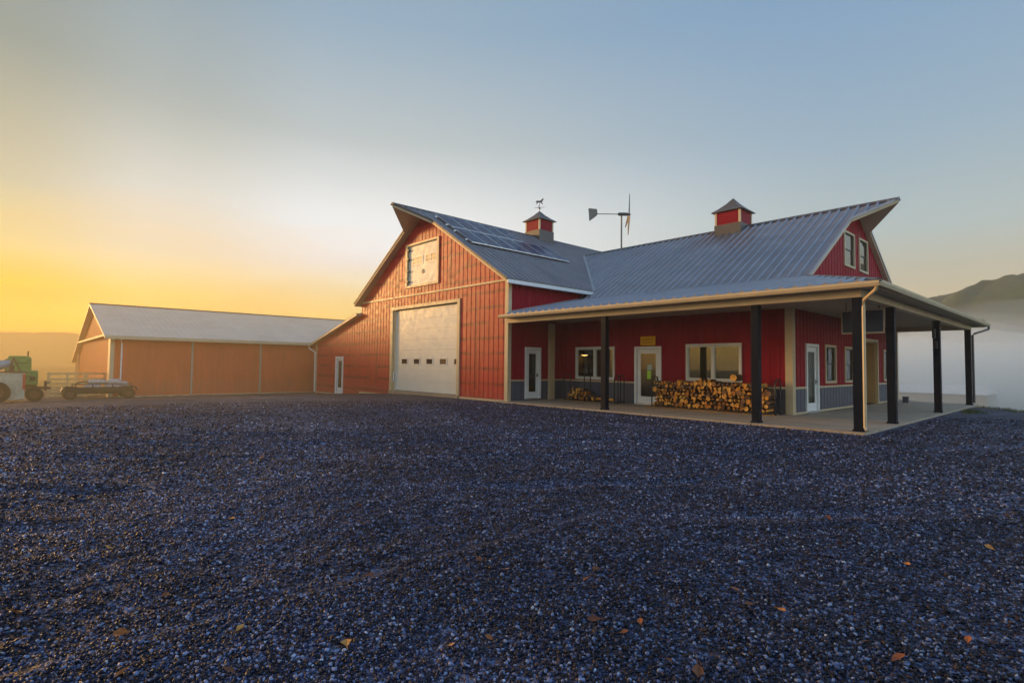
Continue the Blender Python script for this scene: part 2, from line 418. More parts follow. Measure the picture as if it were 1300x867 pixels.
# ------------------------------------------------------------------ ribbed sheets
def rib_profile(u0, u1, sp, w, d, flat=.5):
    """list of (u, depth) along the sheet"""
    out = [(u0, 0.0)]; k = math.ceil((u0+w)/sp)
    while k*sp < u1-w:
        c = k*sp
        out += [(c-w, 0), (c-w*flat, d), (c+w*flat, d), (c+w, 0)]
        k += 1
    out.append((u1, 0.0)); return out
def with_cuts(prof, cuts):
    us = [p[0] for p in prof]
    for c in cuts:
        if us[0] < c < us[-1]:
            d = np.interp(c, us, [p[1] for p in prof]); prof = prof + [(c, float(d))]
            prof.sort(); us = [p[0] for p in prof]
    return prof
def wall_sheet(mb, mp, u0, u1, zb, zt, ops=(), cuts=(), sp=.33, w=.040, d=.015):
    """vertical ribbed siding in the (u,z) plane with rectangular openings; zb, zt numbers or functions"""
    fb = zb if callable(zb) else (lambda u: zb); ft = zt if callable(zt) else (lambda u: zt)
    prof = with_cuts(rib_profile(u0, u1, sp, w, d), list(cuts) + [c for o in ops for c in o[:2]])
    for (a, da), (b, db) in zip(prof[:-1], prof[1:]):
        if b-a < 1e-5: continue
        mid = (a+b)/2; iv = [(fb(a+1e-4), fb(b-1e-4), ft(a+1e-4), ft(b-1e-4))]
        for (oa, ob, z0, z1) in ops:
            if oa-1e-4 < mid < ob+1e-4:
                nv = []
                for (b0, b1, t0, t1) in iv:
                    if z0 > max(b0, b1): nv.append((b0, b1, min(z0, t0), min(z0, t1)))
                    if z1 < min(t0, t1): nv.append((max(z1, b0), max(z1, b1), t0, t1))
                iv = nv
        for (b0, b1, t0, t1) in iv:
            mb.poly([mp(a, b0, da), mp(b, b1, db), mp(b, t1, db), mp(a, t0, da)])
def vrange(poly, u):
    hit = []
    for i in range(len(poly)):
        (x0, y0), (x1, y1) = poly[i], poly[(i+1) % len(poly)]
        if abs(x1-x0) < 1e-9: continue
        if min(x0, x1)-1e-9 <= u <= max(x0, x1)+1e-9: hit.append(y0 + (y1-y0)*(u-x0)/(x1-x0))
    return (min(hit), max(hit)) if hit else None
def roof_sheet(mb, poly, P, sp=.36, w=.07, d=.055):
    """poly in (u,v); ribs run along v; P(u,v,d) gives the world point"""
    us = sorted(set(p[0] for p in poly))
    prof = with_cuts(rib_profile(us[0], us[-1], sp, w, d, .45), us[1:-1])
    for (a, da), (b, db) in zip(prof[:-1], prof[1:]):
        if b-a < 1e-4: continue
        ra, rb = vrange(poly, a+2e-5), vrange(poly, b-2e-5)
        if not ra or not rb: continue
        mb.poly([P(a, ra[0], da), P(b, rb[0], db), P(b, rb[1], db), P(a, ra[1], da)])
        # little end faces so the rib ends read at the eave
        if da > 0 or db > 0:
            mb.poly([P(a, ra[0], 0), P(b, rb[0], 0), P(b, rb[0], db), P(a, ra[0], da)])
def slab_under(mb, poly, P, top=-.012, bot=-.16):
    mb.hexa([P(u, v, bot) for u, v in poly], [P(u, v, top) for u, v in poly])

mA = lambda u, z, d: (u, -d, z)
mS = lambda u, z, d: (d, u, z)
mB = lambda u, z, d: (u, 3.5-d, z)
mR = lambda u, z, d: (10.3+d, u, z)
mL = lambda u, z, d: (-23+d, u, z)
mLG = lambda u, z, d: (u, -11.5-d, z)
def wbox(mb, mp, u0, u1, z0, z1, d0, d1):
    p, q = mp(u0, z0, d0), mp(u1, z1, d1); mb.box(p[0], q[0], p[1], q[1], p[2], q[2])
def _one(name, m, parent, b, bevel):
    mb = MB(); wbox(mb, *b); return mb.build(name, m, parent, bevel=bevel)
EACH = {'base_trim', 'wainscot_trim', 'double_door', 'door_track'}
def part(name, m, parent, boxes, bevel=0, label=None):
    if (name in EACH or (name == 'handle' and len(boxes) == 2)) and len(boxes) > 1:
        return [part(name, m, parent, [b], bevel, label) if False else _one(name, m, parent, b, bevel) for b in boxes][0]
    mb = MB()
    for b in boxes: wbox(mb, *b)
    o = mb.build(name, m, parent, bevel=bevel)
    if label: o['label'] = label
    return o

BARN = thing('red_barn', 'large red metal barn with charcoal roofs, overhead door, wraparound porch and pointed gable hoods', 'barn')

# ---- roofs planes
RZ = 9.65; KA = .624
zA = lambda x: RZ - KA*abs(x+6.75)
RB = 8.50; KB = .617; YB = 10.65
zB = lambda y: RB - KB*abs(y-YB)
SP_ = (4.75-3.69)/(4.6+.45)
PA = lambda u, v, d: (v, u, zA(v)+d)            # u=y, v=x
PB = lambda u, v, d: (u, v, zB(v)+d)            # u=x, v=y
PPF = lambda u, v, d: (u, v, 3.69+SP_*(v+.45)+d)
SR_ = (4.75-3.69)/(13.75-10.5)
PPR = lambda u, v, d: (v, u, 3.69+SR_*(13.75-v)+d)
AR = [(-1.92,-6.75),(-.4,-5.40),(-.4,.35),(17.5,.35),(17.5,-6.75)]
AL = [(-1.92,-6.75),(-.4,-8.10),(-.4,-13.85),(17.5,-13.85),(17.5,-6.75)]
BF = [(0,4.6),(10.5,4.6),(10.5,9.35),(11.86,10.65),(-4.9,10.65),(0,5.62)]
BK = [(-4.9,10.65),(11.86,10.65),(10.5,11.95),(10.5,17.4),(0,17.4)]
PF = [(0,-.45),(13.75,-.45),(10.5,4.6),(0,4.6)]
PR = [(-.45,13.75),(17.2,13.75),(17.2,10.32),(4.6,10.32),(4.6,10.5)]
for nm, pl, P, vflip in (('roof', AR, PA, 0), ('roof', AL, PA, 0), ('roof', BF, PB, 0), ('roof', BK, PB, 0), ('roof', PF, PPF, 0), ('roof', PR, PPR, 0)):
    mb = MB(); roof_sheet(mb, pl, P); o = mb.build(nm, ROOF, BARN)
for pl, P in ((AR, PA), (AL, PA), (BF, PB), (BK, PB)):
    mb = MB(); slab_under(mb, pl, P); mb.build('roof_edge', BEIGE, BARN)
for pl, P in ((PF, PPF), ([(-.45,13.75),(17.2,13.75),(17.2,10.32),(4.6,10.32),(4.6,10.5)], PPR)):
    mb = MB(); slab_under(mb, pl, P, bot=-.06); mb.build('roof_edge', BEIGE, BARN)
# ridge caps, hip cap, valley flashing, metal rake trim
mb = MB()
def cap(mb, a, b, w=.17, dz=.045, slope=.6):
    a, b = Vector(a), Vector(b); d = (b-a).normalized(); r = d.cross(Vector((0,0,1))).normalized()*w
    lo = Vector((0,0,-w*slope)); up = Vector((0,0,dz))
    mb.hexa([a+r+lo+up*.4, a+up, a-r+lo+up*.4, a-Vector((0,0,.02))+lo*.3], [b+r+lo+up*.4, b+up, b-r+lo+up*.4, b-Vector((0,0,.02))+lo*.3])
cap(mb, (-6.75,-1.94,RZ+.02), (-6.75,17.5,RZ+.02)); cap(mb, (-4.9,YB,RB+.02), (11.88,YB,RB+.02))
cap(mb, (13.77,-.47,3.69+.01), (10.5,4.6,4.77), w=.12, slope=.25)
mb.build('ridge_cap', RIDGE, BARN)
mb = MB()
va, vb = Vector((-4.88,YB,RB+.05)), Vector((.32,5.32,zB(5.32)+.05))
dv = (vb-va).normalized()
for off in (0,):
    n0 = Vector((.17,0,0)); mb.hexa([va, vb, vb+n0, va+n0], [va+Vector((0,0,.012)), vb+Vector((0,0,.012)), vb+n0+Vector((0,0,.012)), va+n0+Vector((0,0,.012))])
mb.build('valley_flashing', FLASH, BARN)
def rake(mb, pts, P, w=.07, h=.09):
    for a, b in zip(pts[:-1], pts[1:]):
        pa, pb = Vector(P(a[0], a[1], .0)), Vector(P(b[0], b[1], .0)); mb.bar(pa, pb, w, h)
mb = MB(); rake(mb, [(-.4,.35),(-.4,-5.40),(-1.92,-6.75)], PA); rake(mb, [(-.4,-13.85),(-.4,-8.10),(-1.92,-6.75)], PA); mb.build('rake_trim', RIDGE, BARN)
mb = MB(); rake(mb, [(10.5,4.6),(10.5,9.35),(11.86,10.65)], PB); rake(mb, [(10.5,17.4),(10.5,11.95),(11.86,10.65)], PB); mb.build('rake_trim', FLASH, BARN)
# base flashing where the gable stands on the porch roof
mb = MB(); mb.bar((10.36,4.75,4.80),(10.36,16.6,4.80),.10,.12); mb.build('wall_flashing', FLASH, BARN)
mb = MB(); mb.bar((0.05,0.0,3.82),(0.05,4.5,4.77),.05,.12); mb.build('wall_flashing', FLASH, BARN)

# ---- barn front wall (faces the yard)
zgA = lambda u: zA(u)-.14
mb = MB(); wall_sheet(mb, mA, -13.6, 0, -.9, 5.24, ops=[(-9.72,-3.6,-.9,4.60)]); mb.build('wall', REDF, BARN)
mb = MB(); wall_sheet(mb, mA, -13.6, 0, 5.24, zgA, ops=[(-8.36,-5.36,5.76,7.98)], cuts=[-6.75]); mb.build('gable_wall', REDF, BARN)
part('band_trim', BEIGE, BARN, [(mA,-13.6,.02,5.21,5.30,0,.05)])
part('corner_trim', BEIGE, BARN, [(mA,-.16,.05,-.3,5.25,0,.05),(mS,0.0,.15,-.3,5.25,0.0,.052)])
part('base_trim', BEIGE, BARN, [(mA,-13.6,-9.95,-.32,-.17,0,.06),(mA,-3.4,-.17,-.06,.035,0,.06)])
# left, right and back walls
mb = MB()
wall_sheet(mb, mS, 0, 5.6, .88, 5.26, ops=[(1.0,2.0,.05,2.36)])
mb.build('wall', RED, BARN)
mb = MB(); wall_sheet(mb, mS, 0, 3.5, -.1, .88, ops=[(1.0,2.0,.05,2.36)]); mb.build('wainscot', GREYS, BARN)
part('wainscot_trim', BEIGE, BARN, [(mS,.15,1.0,.85,.92,0,.045),(mS,2.0,2.5,.85,.92,0,.045),(mS,2.86,3.5,.85,.92,0,.045)])
part('pilaster', BEIGE, BARN, [(mS,2.5,2.85,0,3.5,0,.10)])
mb = MB()
wall_sheet(mb, lambda u,z,d: (-13.6-d,u,z), 0, 17.3, 3.9, 5.2)
wall_sheet(mb, lambda u,z,d: (u,17.3+d,z), -13.6, 0, -1, zgA, cuts=[-6.75])
wall_sheet(mb, lambda u,z,d: (d,u,z), 5.6, 17.3, -.5, 5.2)
mb.build('back_wall', RED, BARN)
# gutter on the right eave
mb = MB(); mb.box(.352,.47,-.42,5.25,5.02,5.17); mb.build('gutter', WHITE, BARN, bevel=.015)

# overhead door with reveal
fr = part('overhead_door', CREAM, BARN, [])
bpy.data.objects.remove(fr)
mb = MB()
n = 8; z0, z1 = .10, 4.52
for i in range(n):
    a = z0+(z1-z0)*i/n; b = z0+(z1-z0)*(i+1)/n-.018
    wbox(mb, mA, -9.52, -3.72, a, b, -.16, -.11)
    wbox(mb, mA, -9.52, -3.72, b, b+.018, -.16, -.125)
od = mb.build('overhead_door', CREAM, BARN)
for i in range(5):
    u = -8.95+i*1.22
    f = part('window', CREAM, od, [(mA,u,u+.06,1.50,1.88,-.11,-.085),(mA,u+.60,u+.66,1.50,1.88,-.11,-.085),(mA,u+.06,u+.60,1.50,1.56,-.11,-.085),(mA,u+.06,u+.60,1.82,1.88,-.11,-.085)])
    part('pane', DPANE, f, [(mA,u+.06,u+.60,1.56,1.82,-.112,-.103)])
part('door_frame', BEIGE, BARN, [(mA,-9.95,-9.70,-.2,4.72,-.02,.07),(mA,-3.62,-3.42,-.06,4.72,-.02,.07),(mA,-9.70,-3.62,4.56,4.72,-.02,.07),
    (mA,-9.70,-9.54,-.1,4.56,-.2,-.02),(mA,-3.7,-3.62,-.06,4.56,-.2,-.02)])
part('door_track', WHITE, BARN, [(mA,-9.6,-9.53,.0,4.5,-.108,-.06),(mA,-9.66,-9.54,.55,1.1,-.06,.0)])
part('door_sill', CONC, BARN, [(mA,-9.95,-3.42,-.3,.08,-.3,.12)])
# hay door in the gable
part('hay_door_frame', BEIGE, BARN, [(mA,-8.45,-8.27,5.66,8.06,-.02,.07),(mA,-5.42,-5.27,5.66,8.06,-.02,.07),(mA,-8.27,-5.42,5.66,5.78,-.02,.07),(mA,-8.27,-5.42,7.95,8.06,-.02,.07)])
hd = part('hay_door', CREAM, BARN, [(mA,-8.27,-5.42,5.78,7.95,-.1,-.04)])
for u in (-7.9,-6.62):
    f = part('window', WHITE, hd, [(mA,u,u+1.05,6.86,6.91,-.04,-.02),(mA,u,u+1.05,7.28,7.33,-.04,-.02),(mA,u,u+.05,6.91,7.28,-.04,-.02),(mA,u+1.0,u+1.05,6.91,7.28,-.04,-.02),(mA,u+.51,u+.54,6.91,7.28,-.04,-.02),(mA,u+.05,u+.51,7.08,7.11,-.04,-.022),(mA,u+.54,u+1.0,7.08,7.11,-.04,-.022)])
    part('pane', BEIGE, f, [(mA,u+.05,u+1.0,6.91,7.28,-.045,-.032)])
mb = MB(); mb.tube([(-6.84,.035,6.52),(-6.84,-.02,6.50),(-6.84,-.02,6.40),(-6.84,.035,6.38)], .03, 8); wbox(mb, mA, -6.92,-6.76,6.33,6.58,-.04,-.025); mb.build('handle', BEIGE, hd)
for z in (5.98,6.55,7.2,7.7):
    part('hinge', DARK, hd, [(mA,-8.38,-8.12,z,z+.07,-.038,.085)])

# ---- lean-to on the left of the barn
zL = lambda u: 2.86+(u+20.9)*.243
PL = lambda u, v, d: (v, u, zL(v)+d)
LEAN = [(-.35,-20.95),(-.35,-13.62),(17.2,-13.62),(17.2,-20.95)]
mb = MB(); roof_sheet(mb, LEAN, PL); mb.build('roof', ROOF, BARN)
mb = MB(); slab_under(mb, LEAN, PL, bot=-.14); mb.build('roof_edge', BEIGE, BARN)
mb = MB(); wall_sheet(mb, mA, -20.3, -13.6, -1, lambda u: zL(u)-.12, ops=[(-17.05,-16.05,-.5,1.92)])
wall_sheet(mb, lambda u,z,d: (-20.3-d,u,z), 0, 17, -1, 2.88)
wall_sheet(mb, lambda u,z,d: (u,17+d,z), -20.3, -13.6, -1, lambda u: zL(u)-.12); mb.build('wall', REDF, BARN)
part('corner_trim', BEIGE, BARN, [(mA,-20.36,-20.18,-.7,2.88,0,.05)])
part('base_trim', BEIGE, BARN, [(mA,-20.18,-17.15,-.52,-.44,0,.05)])
mb = MB(); mb.tube([(-20.95,-.3,2.72),(-20.95,-.28,2.58),(-20.3,-.11,2.3),(-20.3,-.11,-.45)], .05, 8); mb.build('downspout', WHITE, BARN)
fd = part('door', WHITE, BARN, [(mA,-17.12,-16.98,-.48,1.98,-.02,.05),(mA,-16.12,-15.98,-.48,1.98,-.02,.05),(mA,-16.98,-16.12,1.86,1.98,-.02,.05),(mA,-16.98,-16.12,-.48,-.38,-.1,.04),
    (mA,-16.98,-16.84,-.38,1.86,-.09,-.04),(mA,-16.26,-16.12,-.38,1.86,-.09,-.04),(mA,-16.84,-16.26,1.7,1.86,-.09,-.04),(mA,-16.84,-16.26,-.38,-.05,-.09,-.04)])
part('pane', DPANE, fd, [(mA,-16.84,-16.26,-.05,1.7,-.075,-.055)])
part('handle', DARK, fd, [(mA,-16.22,-16.17,.55,.75,-.04,.0)])

# ---- porch wing walls
opsB = [(.86,3.02,.98,2.38),(4.08,5.36,-.05,2.38),(6.47,8.60,1.05,2.41)]
opsR = [(4.70,5.92,-.05,2.43),(6.66,7.80,1.03,2.42),(8.90,10.02,1.03,2.42),(10.72,13.40,-.05,2.80),(14.46,15.46,1.03,2.44)]
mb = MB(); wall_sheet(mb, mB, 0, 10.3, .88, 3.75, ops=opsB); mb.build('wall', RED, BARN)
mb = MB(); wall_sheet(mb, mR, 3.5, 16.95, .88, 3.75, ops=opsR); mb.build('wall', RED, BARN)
mb = MB(); wall_sheet(mb, mB, 0, 10.3, -.1, .88, ops=opsB); mb.build('wainscot', GREYS, BARN)
mb = MB(); wall_sheet(mb, mR, 3.5, 16.95, -.1, .88, ops=opsR); mb.build('wainscot', GREYS, BARN)
zgB = lambda u: zB(u)-.13
opsG = [(9.03,10.34,5.77,7.18),(11.0,12.2,5.77,7.18)]
mb = MB(); wall_sheet(mb, mR, 4.7, 16.6, 3.75, zgB, ops=opsG, cuts=[YB]); mb.build('gable_wall', RED, BARN)
mb = MB(); wall_sheet(mb, lambda u,z,d: (u,16.95+d,z), 0, 10.3, -1, 4.6); mb.build('back_wall', RED, BARN)
part('wainscot_trim', BEIGE, BARN, [(mB,a,b,.85,.92,0,.045) for a, b in ((0.1,4.08),(5.36,10.15))] + [(mR,a,b,.85,.92,0,.045) for a, b in ((3.66,4.70),(5.92,10.72),(13.4,16.9))])
part('corner_trim', BEIGE, BARN, [(mB,10.12,10.36,0,3.6,0,.06),(mR,3.5,3.68,0,3.6,0,.062)])
part('corner_trim', BEIGE, BARN, [(mR,16.8,16.95,0,3.6,0,.062)])
part('base_trim', BEIGE, BARN, [(mR,a,b,.0,.06,0,.045) for a, b in ((3.7,4.70),(5.92,10.72),(13.4,16.8))])

def frame_boxes(mp, u0, u1, z0, z1, w=.09, d0=-.05, d1=.05):
    return [(mp,u0,u0+w,z0,z1,d0,d1),(mp,u1-w,u1,z0,z1,d0,d1),(mp,u0+w,u1-w,z0,z0+w,d0,d1),(mp,u0+w,u1-w,z1-w,z1,d0,d1)]
def window(mp, u0, u1, z0, z1, style, label=None):
    f = part('window', BEIGE if style == 'hung' else CREAM, BARN, frame_boxes(mp, u0-.03, u1+.03, z0-.03, z1+.03), bevel=.008, label=label)
    if style == 'slider':
        m = (u0+u1)/2
        part('mullion', CREAM, f, [(mp,m-.05,m+.05,z0+.06,z1-.06,-.045,.035)])
        sb = []
        for a, b in ((u0+.06,m-.05),(m+.05,u1-.06)): sb += frame_boxes(mp, a, b, z0+.06, z1-.06, .035, -.04, .0)
        part('sash', DARK if False else CREAM, f, sb)
        part('pane', PANE, f, [(mp,u0+.095,m-.085,z0+.095,z1-.095,-.028,-.02)])
        part('pane', PANE, f, [(mp,m+.085,u1-.095,z0+.095,z1-.095,-.028,-.02)])
    else:
        m = (z0+z1)/2; sb = []
        for a, b, dd in ((z0+.06,m+.02,-.02),(m-.02,z1-.06,.0)): sb += frame_boxes(mp, u0+.06, u1-.06, a, b, .04, -.045+dd*.5, -.015+dd*.5)
        part('sash', DARK, f, sb)
        part('pane', DPANE, f, [(mp,u0+.08,u1-.08,z0+.08,m-.015,-.04,-.034)])
        part('pane', DPANE, f, [(mp,u0+.08,u1-.08,m+.015,z1-.08,-.032,-.026)])
    return f
w1 = window(mB, .86, 3.02, .98, 2.38, 'slider')
w2 = window(mB, 6.47, 8.60, 1.05, 2.41, 'slider', 'two pane window above the long firewood stack, with olive blinds')
for o in opsR[1:3] + opsR[4:]: window(mR, *o, 'hung')
for o in opsG: window(mR, *o, 'hung')
# blinds behind the window over the long stack
mb = MB(); z = 1.12
while z < 2.36:
    wbox(mb, mB, 6.53, 8.54, z, z+.028, -.105, -.085); z += .034
mb.build('blind', BLIND, w2)
mb = MB(); z = 1.05
while z < 2.33:
    wbox(mb, mB, 2.02, 2.94, z, z+.028, -.105, -.085); z += .034
mb.build('blind', BLIND, w1)

def glass_door(mp, u0, u1, z0, z1, name='door', gl=(.30,.30,.30,.22), hside=1):
    """frame + leaf with one tall pane"""
    f = .11; lf = part(name, WHITE, BARN, [(mp,u0,u0+f,z0,z1,-.05,.06),(mp,u1-f,u1,z0,z1,-.05,.06),(mp,u0+f,u1-f,z1-f,z1,-.05,.06)], bevel=.008)
    a, b, c, d = u0+f+.01, u1-f-.01, z0+.03, z1-f-.01
    st, bt, tp = .16, .28, .17
    leaf = part('door_leaf', WHITE, lf, [(mp,a,a+st,c,d,-.045,-.005),(mp,b-st,b,c,d,-.045,-.005),(mp,a+st,b-st,c,c+bt,-.045,-.005),(mp,a+st,b-st,d-tp,d,-.045,-.005)])
    part('pane', PANE, lf, [(mp,a+st,b-st,c+bt,d-tp,-.03,-.02)])
    hu = b-st*.5 if hside > 0 else a+st*.5
    mb = MB(); p0 = Vector(mp(hu, z0+1.05, -.005)); p1 = Vector(mp(hu, z0+1.05, .06)); p2 = Vector(mp(hu-hside*.11, z0+1.05, .06))
    mb.tube([p0,p1,p2], .013, 8); wbox(mb, mp, hu-.03, hu+.03, z0+.97, z0+1.13, -.006, .004); mb.build('handle', DARK, lf)
    part('threshold', SFRAME, lf, [(mp,u0+f,u1-f,z0-.02,z0+.025,-.06,.09)])
    return lf
glass_door(mB, 4.08, 5.36, .02, 2.38)
glass_door(mS, 1.0, 2.0, .06, 2.36)
glass_door(mR, 4.70, 5.92, .02, 2.43)
# recessed double door in the end wall
part('door_frame', BEIGE, BARN, [(mR,10.62,10.74,0,2.88,-.05,.06),(mR,13.38,13.5,0,2.88,-.05,.06),(mR,10.74,13.38,2.78,2.88,-.05,.06),(mR,10.74,10.79,0,2.78,-.40,-.05)])
part('door_reveal', TAN, BARN, [(mR,13.33,13.38,0,2.78,-.45,-.05),(mR,10.79,13.33,2.73,2.78,-.45,-.05)])
rd = part('double_door', TAN, BARN, [(mR,10.79,12.05,.02,2.73,-.50,-.45),(mR,12.07,13.33,.02,2.73,-.50,-.45)])
part('handle', DARK, rd, [(mR,11.93,11.97,.95,1.25,-.45,-.40),(mR,12.15,12.19,.95,1.25,-.45,-.40)])

# rooms behind the porch windows (seen through the glass)
mb = MB()
for (a, b, c) in ((.12,4.0,6.4),(4.02,6.3,6.0),(6.32,10.2,6.2)):
    mb.poly([(a,3.62,.0),(b,3.62,.0),(b,c,.0),(a,c,.0)]); mb.poly([(a,c,0),(b,c,0),(b,c,2.9),(a,c,2.9)])
    mb.poly([(a,3.62,2.9),(b,3.62,2.9),(b,c,2.9),(a,c,2.9)]); mb.poly([(a,3.62,0),(a,c,0),(a,c,2.9),(a,3.62,2.9)]); mb.poly([(b,3.62,0),(b,c,0),(b,c,2.9),(b,3.62,2.9)])
mb.poly([(-2.2,.4,0),(-.06,.4,0),(-.06,3.2,0),(-2.2,3.2,0)]); mb.poly([(-2.2,.4,0),(-2.2,3.2,0),(-2.2,3.2,2.9),(-2.2,.4,2.9)])
mb.poly([(-2.2,3.2,0),(-.06,3.2,0),(-.06,3.2,2.9),(-2.2,3.2,2.9)])
mb.build('interior_room', ROOMM, BARN)

# ---- porch: beam, ceiling, fascia, gutters, posts
mb = MB(); mb.box(.06,13.31,-.10,.10,3.35,3.56); mb.build('beam', BEIGE, BARN, bevel=.01)
mb = MB(); mb.box(13.11,13.309,.102,16.1,3.352,3.558); mb.build('beam', BEIGE, BARN, bevel=.01)
mb = MB(); mb.box(10.35,13.105,15.95,16.1,3.36,3.556); mb.build('beam', BEIGE, BARN)
mb = MB()
mb.box(.02,13.66,-.38,3.49,3.562,3.60); mb.box(10.31,13.66,3.492,17.1,3.562,3.60)
mb.build('porch_ceiling', SOFFIT, BARN)
mb = MB(); mb.box(0.0,13.73,-.42,-.385,3.53,3.68); mb.box(13.665,13.70,-.384,17.15,3.53,3.67); mb.box(10.4,13.66,17.12,17.15,3.53,3.9); mb.build('fascia', BEIGE, BARN)
def gutter(mb, a, b, out, w=.13, h=.13):
    a, b, o = Vector(a), Vector(b), Vector(out)
    sec = [Vector((0,0,0)), o*w*.75, o*w + Vector((0,0,h*.55)), o*w + Vector((0,0,h)), o*(w-.012)+Vector((0,0,h)), o*(w-.02)+Vector((0,0,h*.5)), o*.012+Vector((0,0,.02)), o*.0+Vector((0,0,h))]
    mb.hexa([a+s for s in sec], [b+s for s in sec])
mb = MB(); gutter(mb, (-.02,-.421,3.545), (13.80,-.421,3.545), (0,-1,0)); mb.build('gutter', BEIGE, BARN)
mb = MB(); gutter(mb, (13.732,-.50,3.545), (13.732,17.2,3.545), (1,0,0)); mb.build('gutter', BEIGE, BARN)
mb = MB(); mb.tube([(13.74,-.47,3.56),(13.70,-.42,3.47),(13.38,-.14,3.27),(13.36,-.12,3.1),(13.36,-.14,.12),(13.42,-.22,.05)], .040, 8); mb.build('downspout', BEIGE, BARN)
mb = MB(); mb.tube([(13.80,17.1,3.56),(13.80,17.0,3.42),(13.42,16.2,3.2),(13.36,16.0,3.12),(13.36,16.0,.1)], .045, 8); mb.build('downspout', RIDGE, BARN)
for (x, y) in ((5.24,0),(10.65,0),(13.2,0),(13.2,3.1),(13.2,9.35),(13.2,15.95)):
    mb = MB(); mb.box(x-.105,x+.105,y-.105 if y != 15.95 else y-.12,y+.105,0,3.35); mb.box(x-.125,x+.125,y-.125,y+.125,.0,.05)
    mb.build('porch_post', POST, BARN, bevel=.008)
mb = MB(); mb.box(-.3,13.40,-.28,3.5,-.35,0); mb.box(10.3,13.40,3.501,17.0,-.35,0)
ps = mb.build('porch_pavement', CONC, bevel=.015); tag(ps, kind='structure')

# ---- cupolas
def cupola(cx, cy, ridge_z, k, base_z, wall0, wall1, peak, half, rhalf, vane):
    mb = MB(); mb.box(cx-half,cx+half,cy-half,cy+half,wall0,wall1)
    c = mb.build('cupola', RED, BARN)
    mb = MB(); h = half+.05; mb.box(cx-h,cx+h,cy-h,cy+h,base_z,wall0); mb.build('cupola_base', RIDGE, c)
    for sx in (-1,1):
        for sy in (-1,1):
            mb = MB(); mb.box(cx+sx*(half-.07),cx+sx*(half+.03),cy+sy*(half-.07),cy+sy*(half+.03),wall0,wall1); mb.build('corner_post', BEIGE, c)
    mb = MB()
    for i in range(7):
        z = wall0+.1+(wall1-wall0-.2)*i/7
        for s_ in (-1,1):
            mb.box(cx-half+.12,cx+half-.12,cy+s_*(half+.002),cy+s_*(half+.022),z,z+.055); mb.box(cx+s_*(half+.002),cx+s_*(half+.022),cy-half+.12,cy+half-.12,z,z+.055)
    mb.build('louvre', RED, c)
    mb = MB(); r = rhalf
    prof = [(0,r),(.03,r),(.30,r*.66),(.62,r*.33),(1.0,.02)]
    H = peak-wall1
    ring = [[(cx+sx*w, cy+sy*w, wall1+.0+H*t) for sx, sy in ((-1,-1),(1,-1),(1,1),(-1,1))] for t, w in prof]
    for a, b in zip(ring[:-1], ring[1:]):
        for i in range(4): mb.poly([a[i], a[(i+1)%4], b[(i+1)%4], b[i]])
    mb.poly(ring[0][::-1]); mb.build('cupola_roof', RIDGE, c)
    if vane:
        mb = MB(); mb.tube([(cx,cy,peak-.05),(cx,cy,peak+.62)], .016, 6); mb.bar((cx-.3,cy-.15,peak+.24),(cx+.3,cy+.15,peak+.24),.02)
        mb.bar((cx-.15,cy+.3,peak+.24),(cx+.15,cy-.3,peak+.24),.02)
        mb.tube([(cx,cy,peak+.12),(cx,cy,peak+.18),(cx,cy,peak+.24)], [.02,.06,.02], 8)
        d = Vector((.67,.74,0)); o = Vector((cx,cy,peak+.60))   # small running horse silhouette
        sil = [(-.26,.02),(-.20,.08),(-.05,.07),(.08,.10),(.17,.22),(.26,.20),(.24,.13),(.19,.09),(.15,-.02),(.22,-.14),(.17,-.15),(.08,-.04),(-.08,-.03),(-.18,-.14),(-.24,-.13),(-.16,-.02),(-.22,.0)]
        P3 = [o+d*a+Vector((0,0,b)) for a, b in sil]; nrm = Vector((-.74,.67,0))*.012
        mb.hexa([p-nrm for p in P3], [p+nrm for p in P3]); mb.build('weather_vane', RIDGE, c)
    return c
cupola(-6.75, 8.62, RZ, KA, 9.0, 10.0, 10.66, 11.36, .60, .78, True)
cupola(4.95, YB, RB, KB, 7.9, 8.62, 9.26, 10.02, .62, .78, False)

# ------------------------------------------------------------------ solar array on the barn roof
SA = thing('solar_array', 'two rows of dark blue solar panels mounted on the charcoal roof slope of the barn', 'solar panels', (-4.6,3.5,zA(-4.6)))
PAo = lambda u, v, d: (v+4.6, u-3.5, zA(v)+d-zA(-4.6))
def panel(y0, y1, x0, x1):
    q = [(y0+.012,x0),(y1-.012,x0),(y1-.012,x1),(y0+.012,x1)]
    mb = MB(); mb.hexa([PAo(u,v,.12) for u,v in q], [PAo(u,v,.165) for u,v in q]); p = mb.build('panel', SFRAME, SA)
    q2 = [(y0+.065,x0+.05),(y1-.065,x0+.05),(y1-.065,x1-.05),(y0+.065,x1-.05)]
    mb = MB(); mb.hexa([PAo(u,v,.16) for u,v in q2], [PAo(u,v,.172) for u,v in q2]); mb.build('solar_cells', SOLAR, p)
for i in range(5): panel(.25+i*1.0, 1.25+i*1.0, -6.2, -4.63)
for i in range(7): panel(.25+i*1.0, 1.25+i*1.0, -4.60, -2.95)
for x in (-5.9,-4.95,-4.25,-3.3):
    mb = MB(); mb.bar(PAo(.1,x,.085), PAo(5.4 if x < -4.6 else 7.4,x,.085), .05, .06); mb.build('mounting_rail', SFRAME, SA)

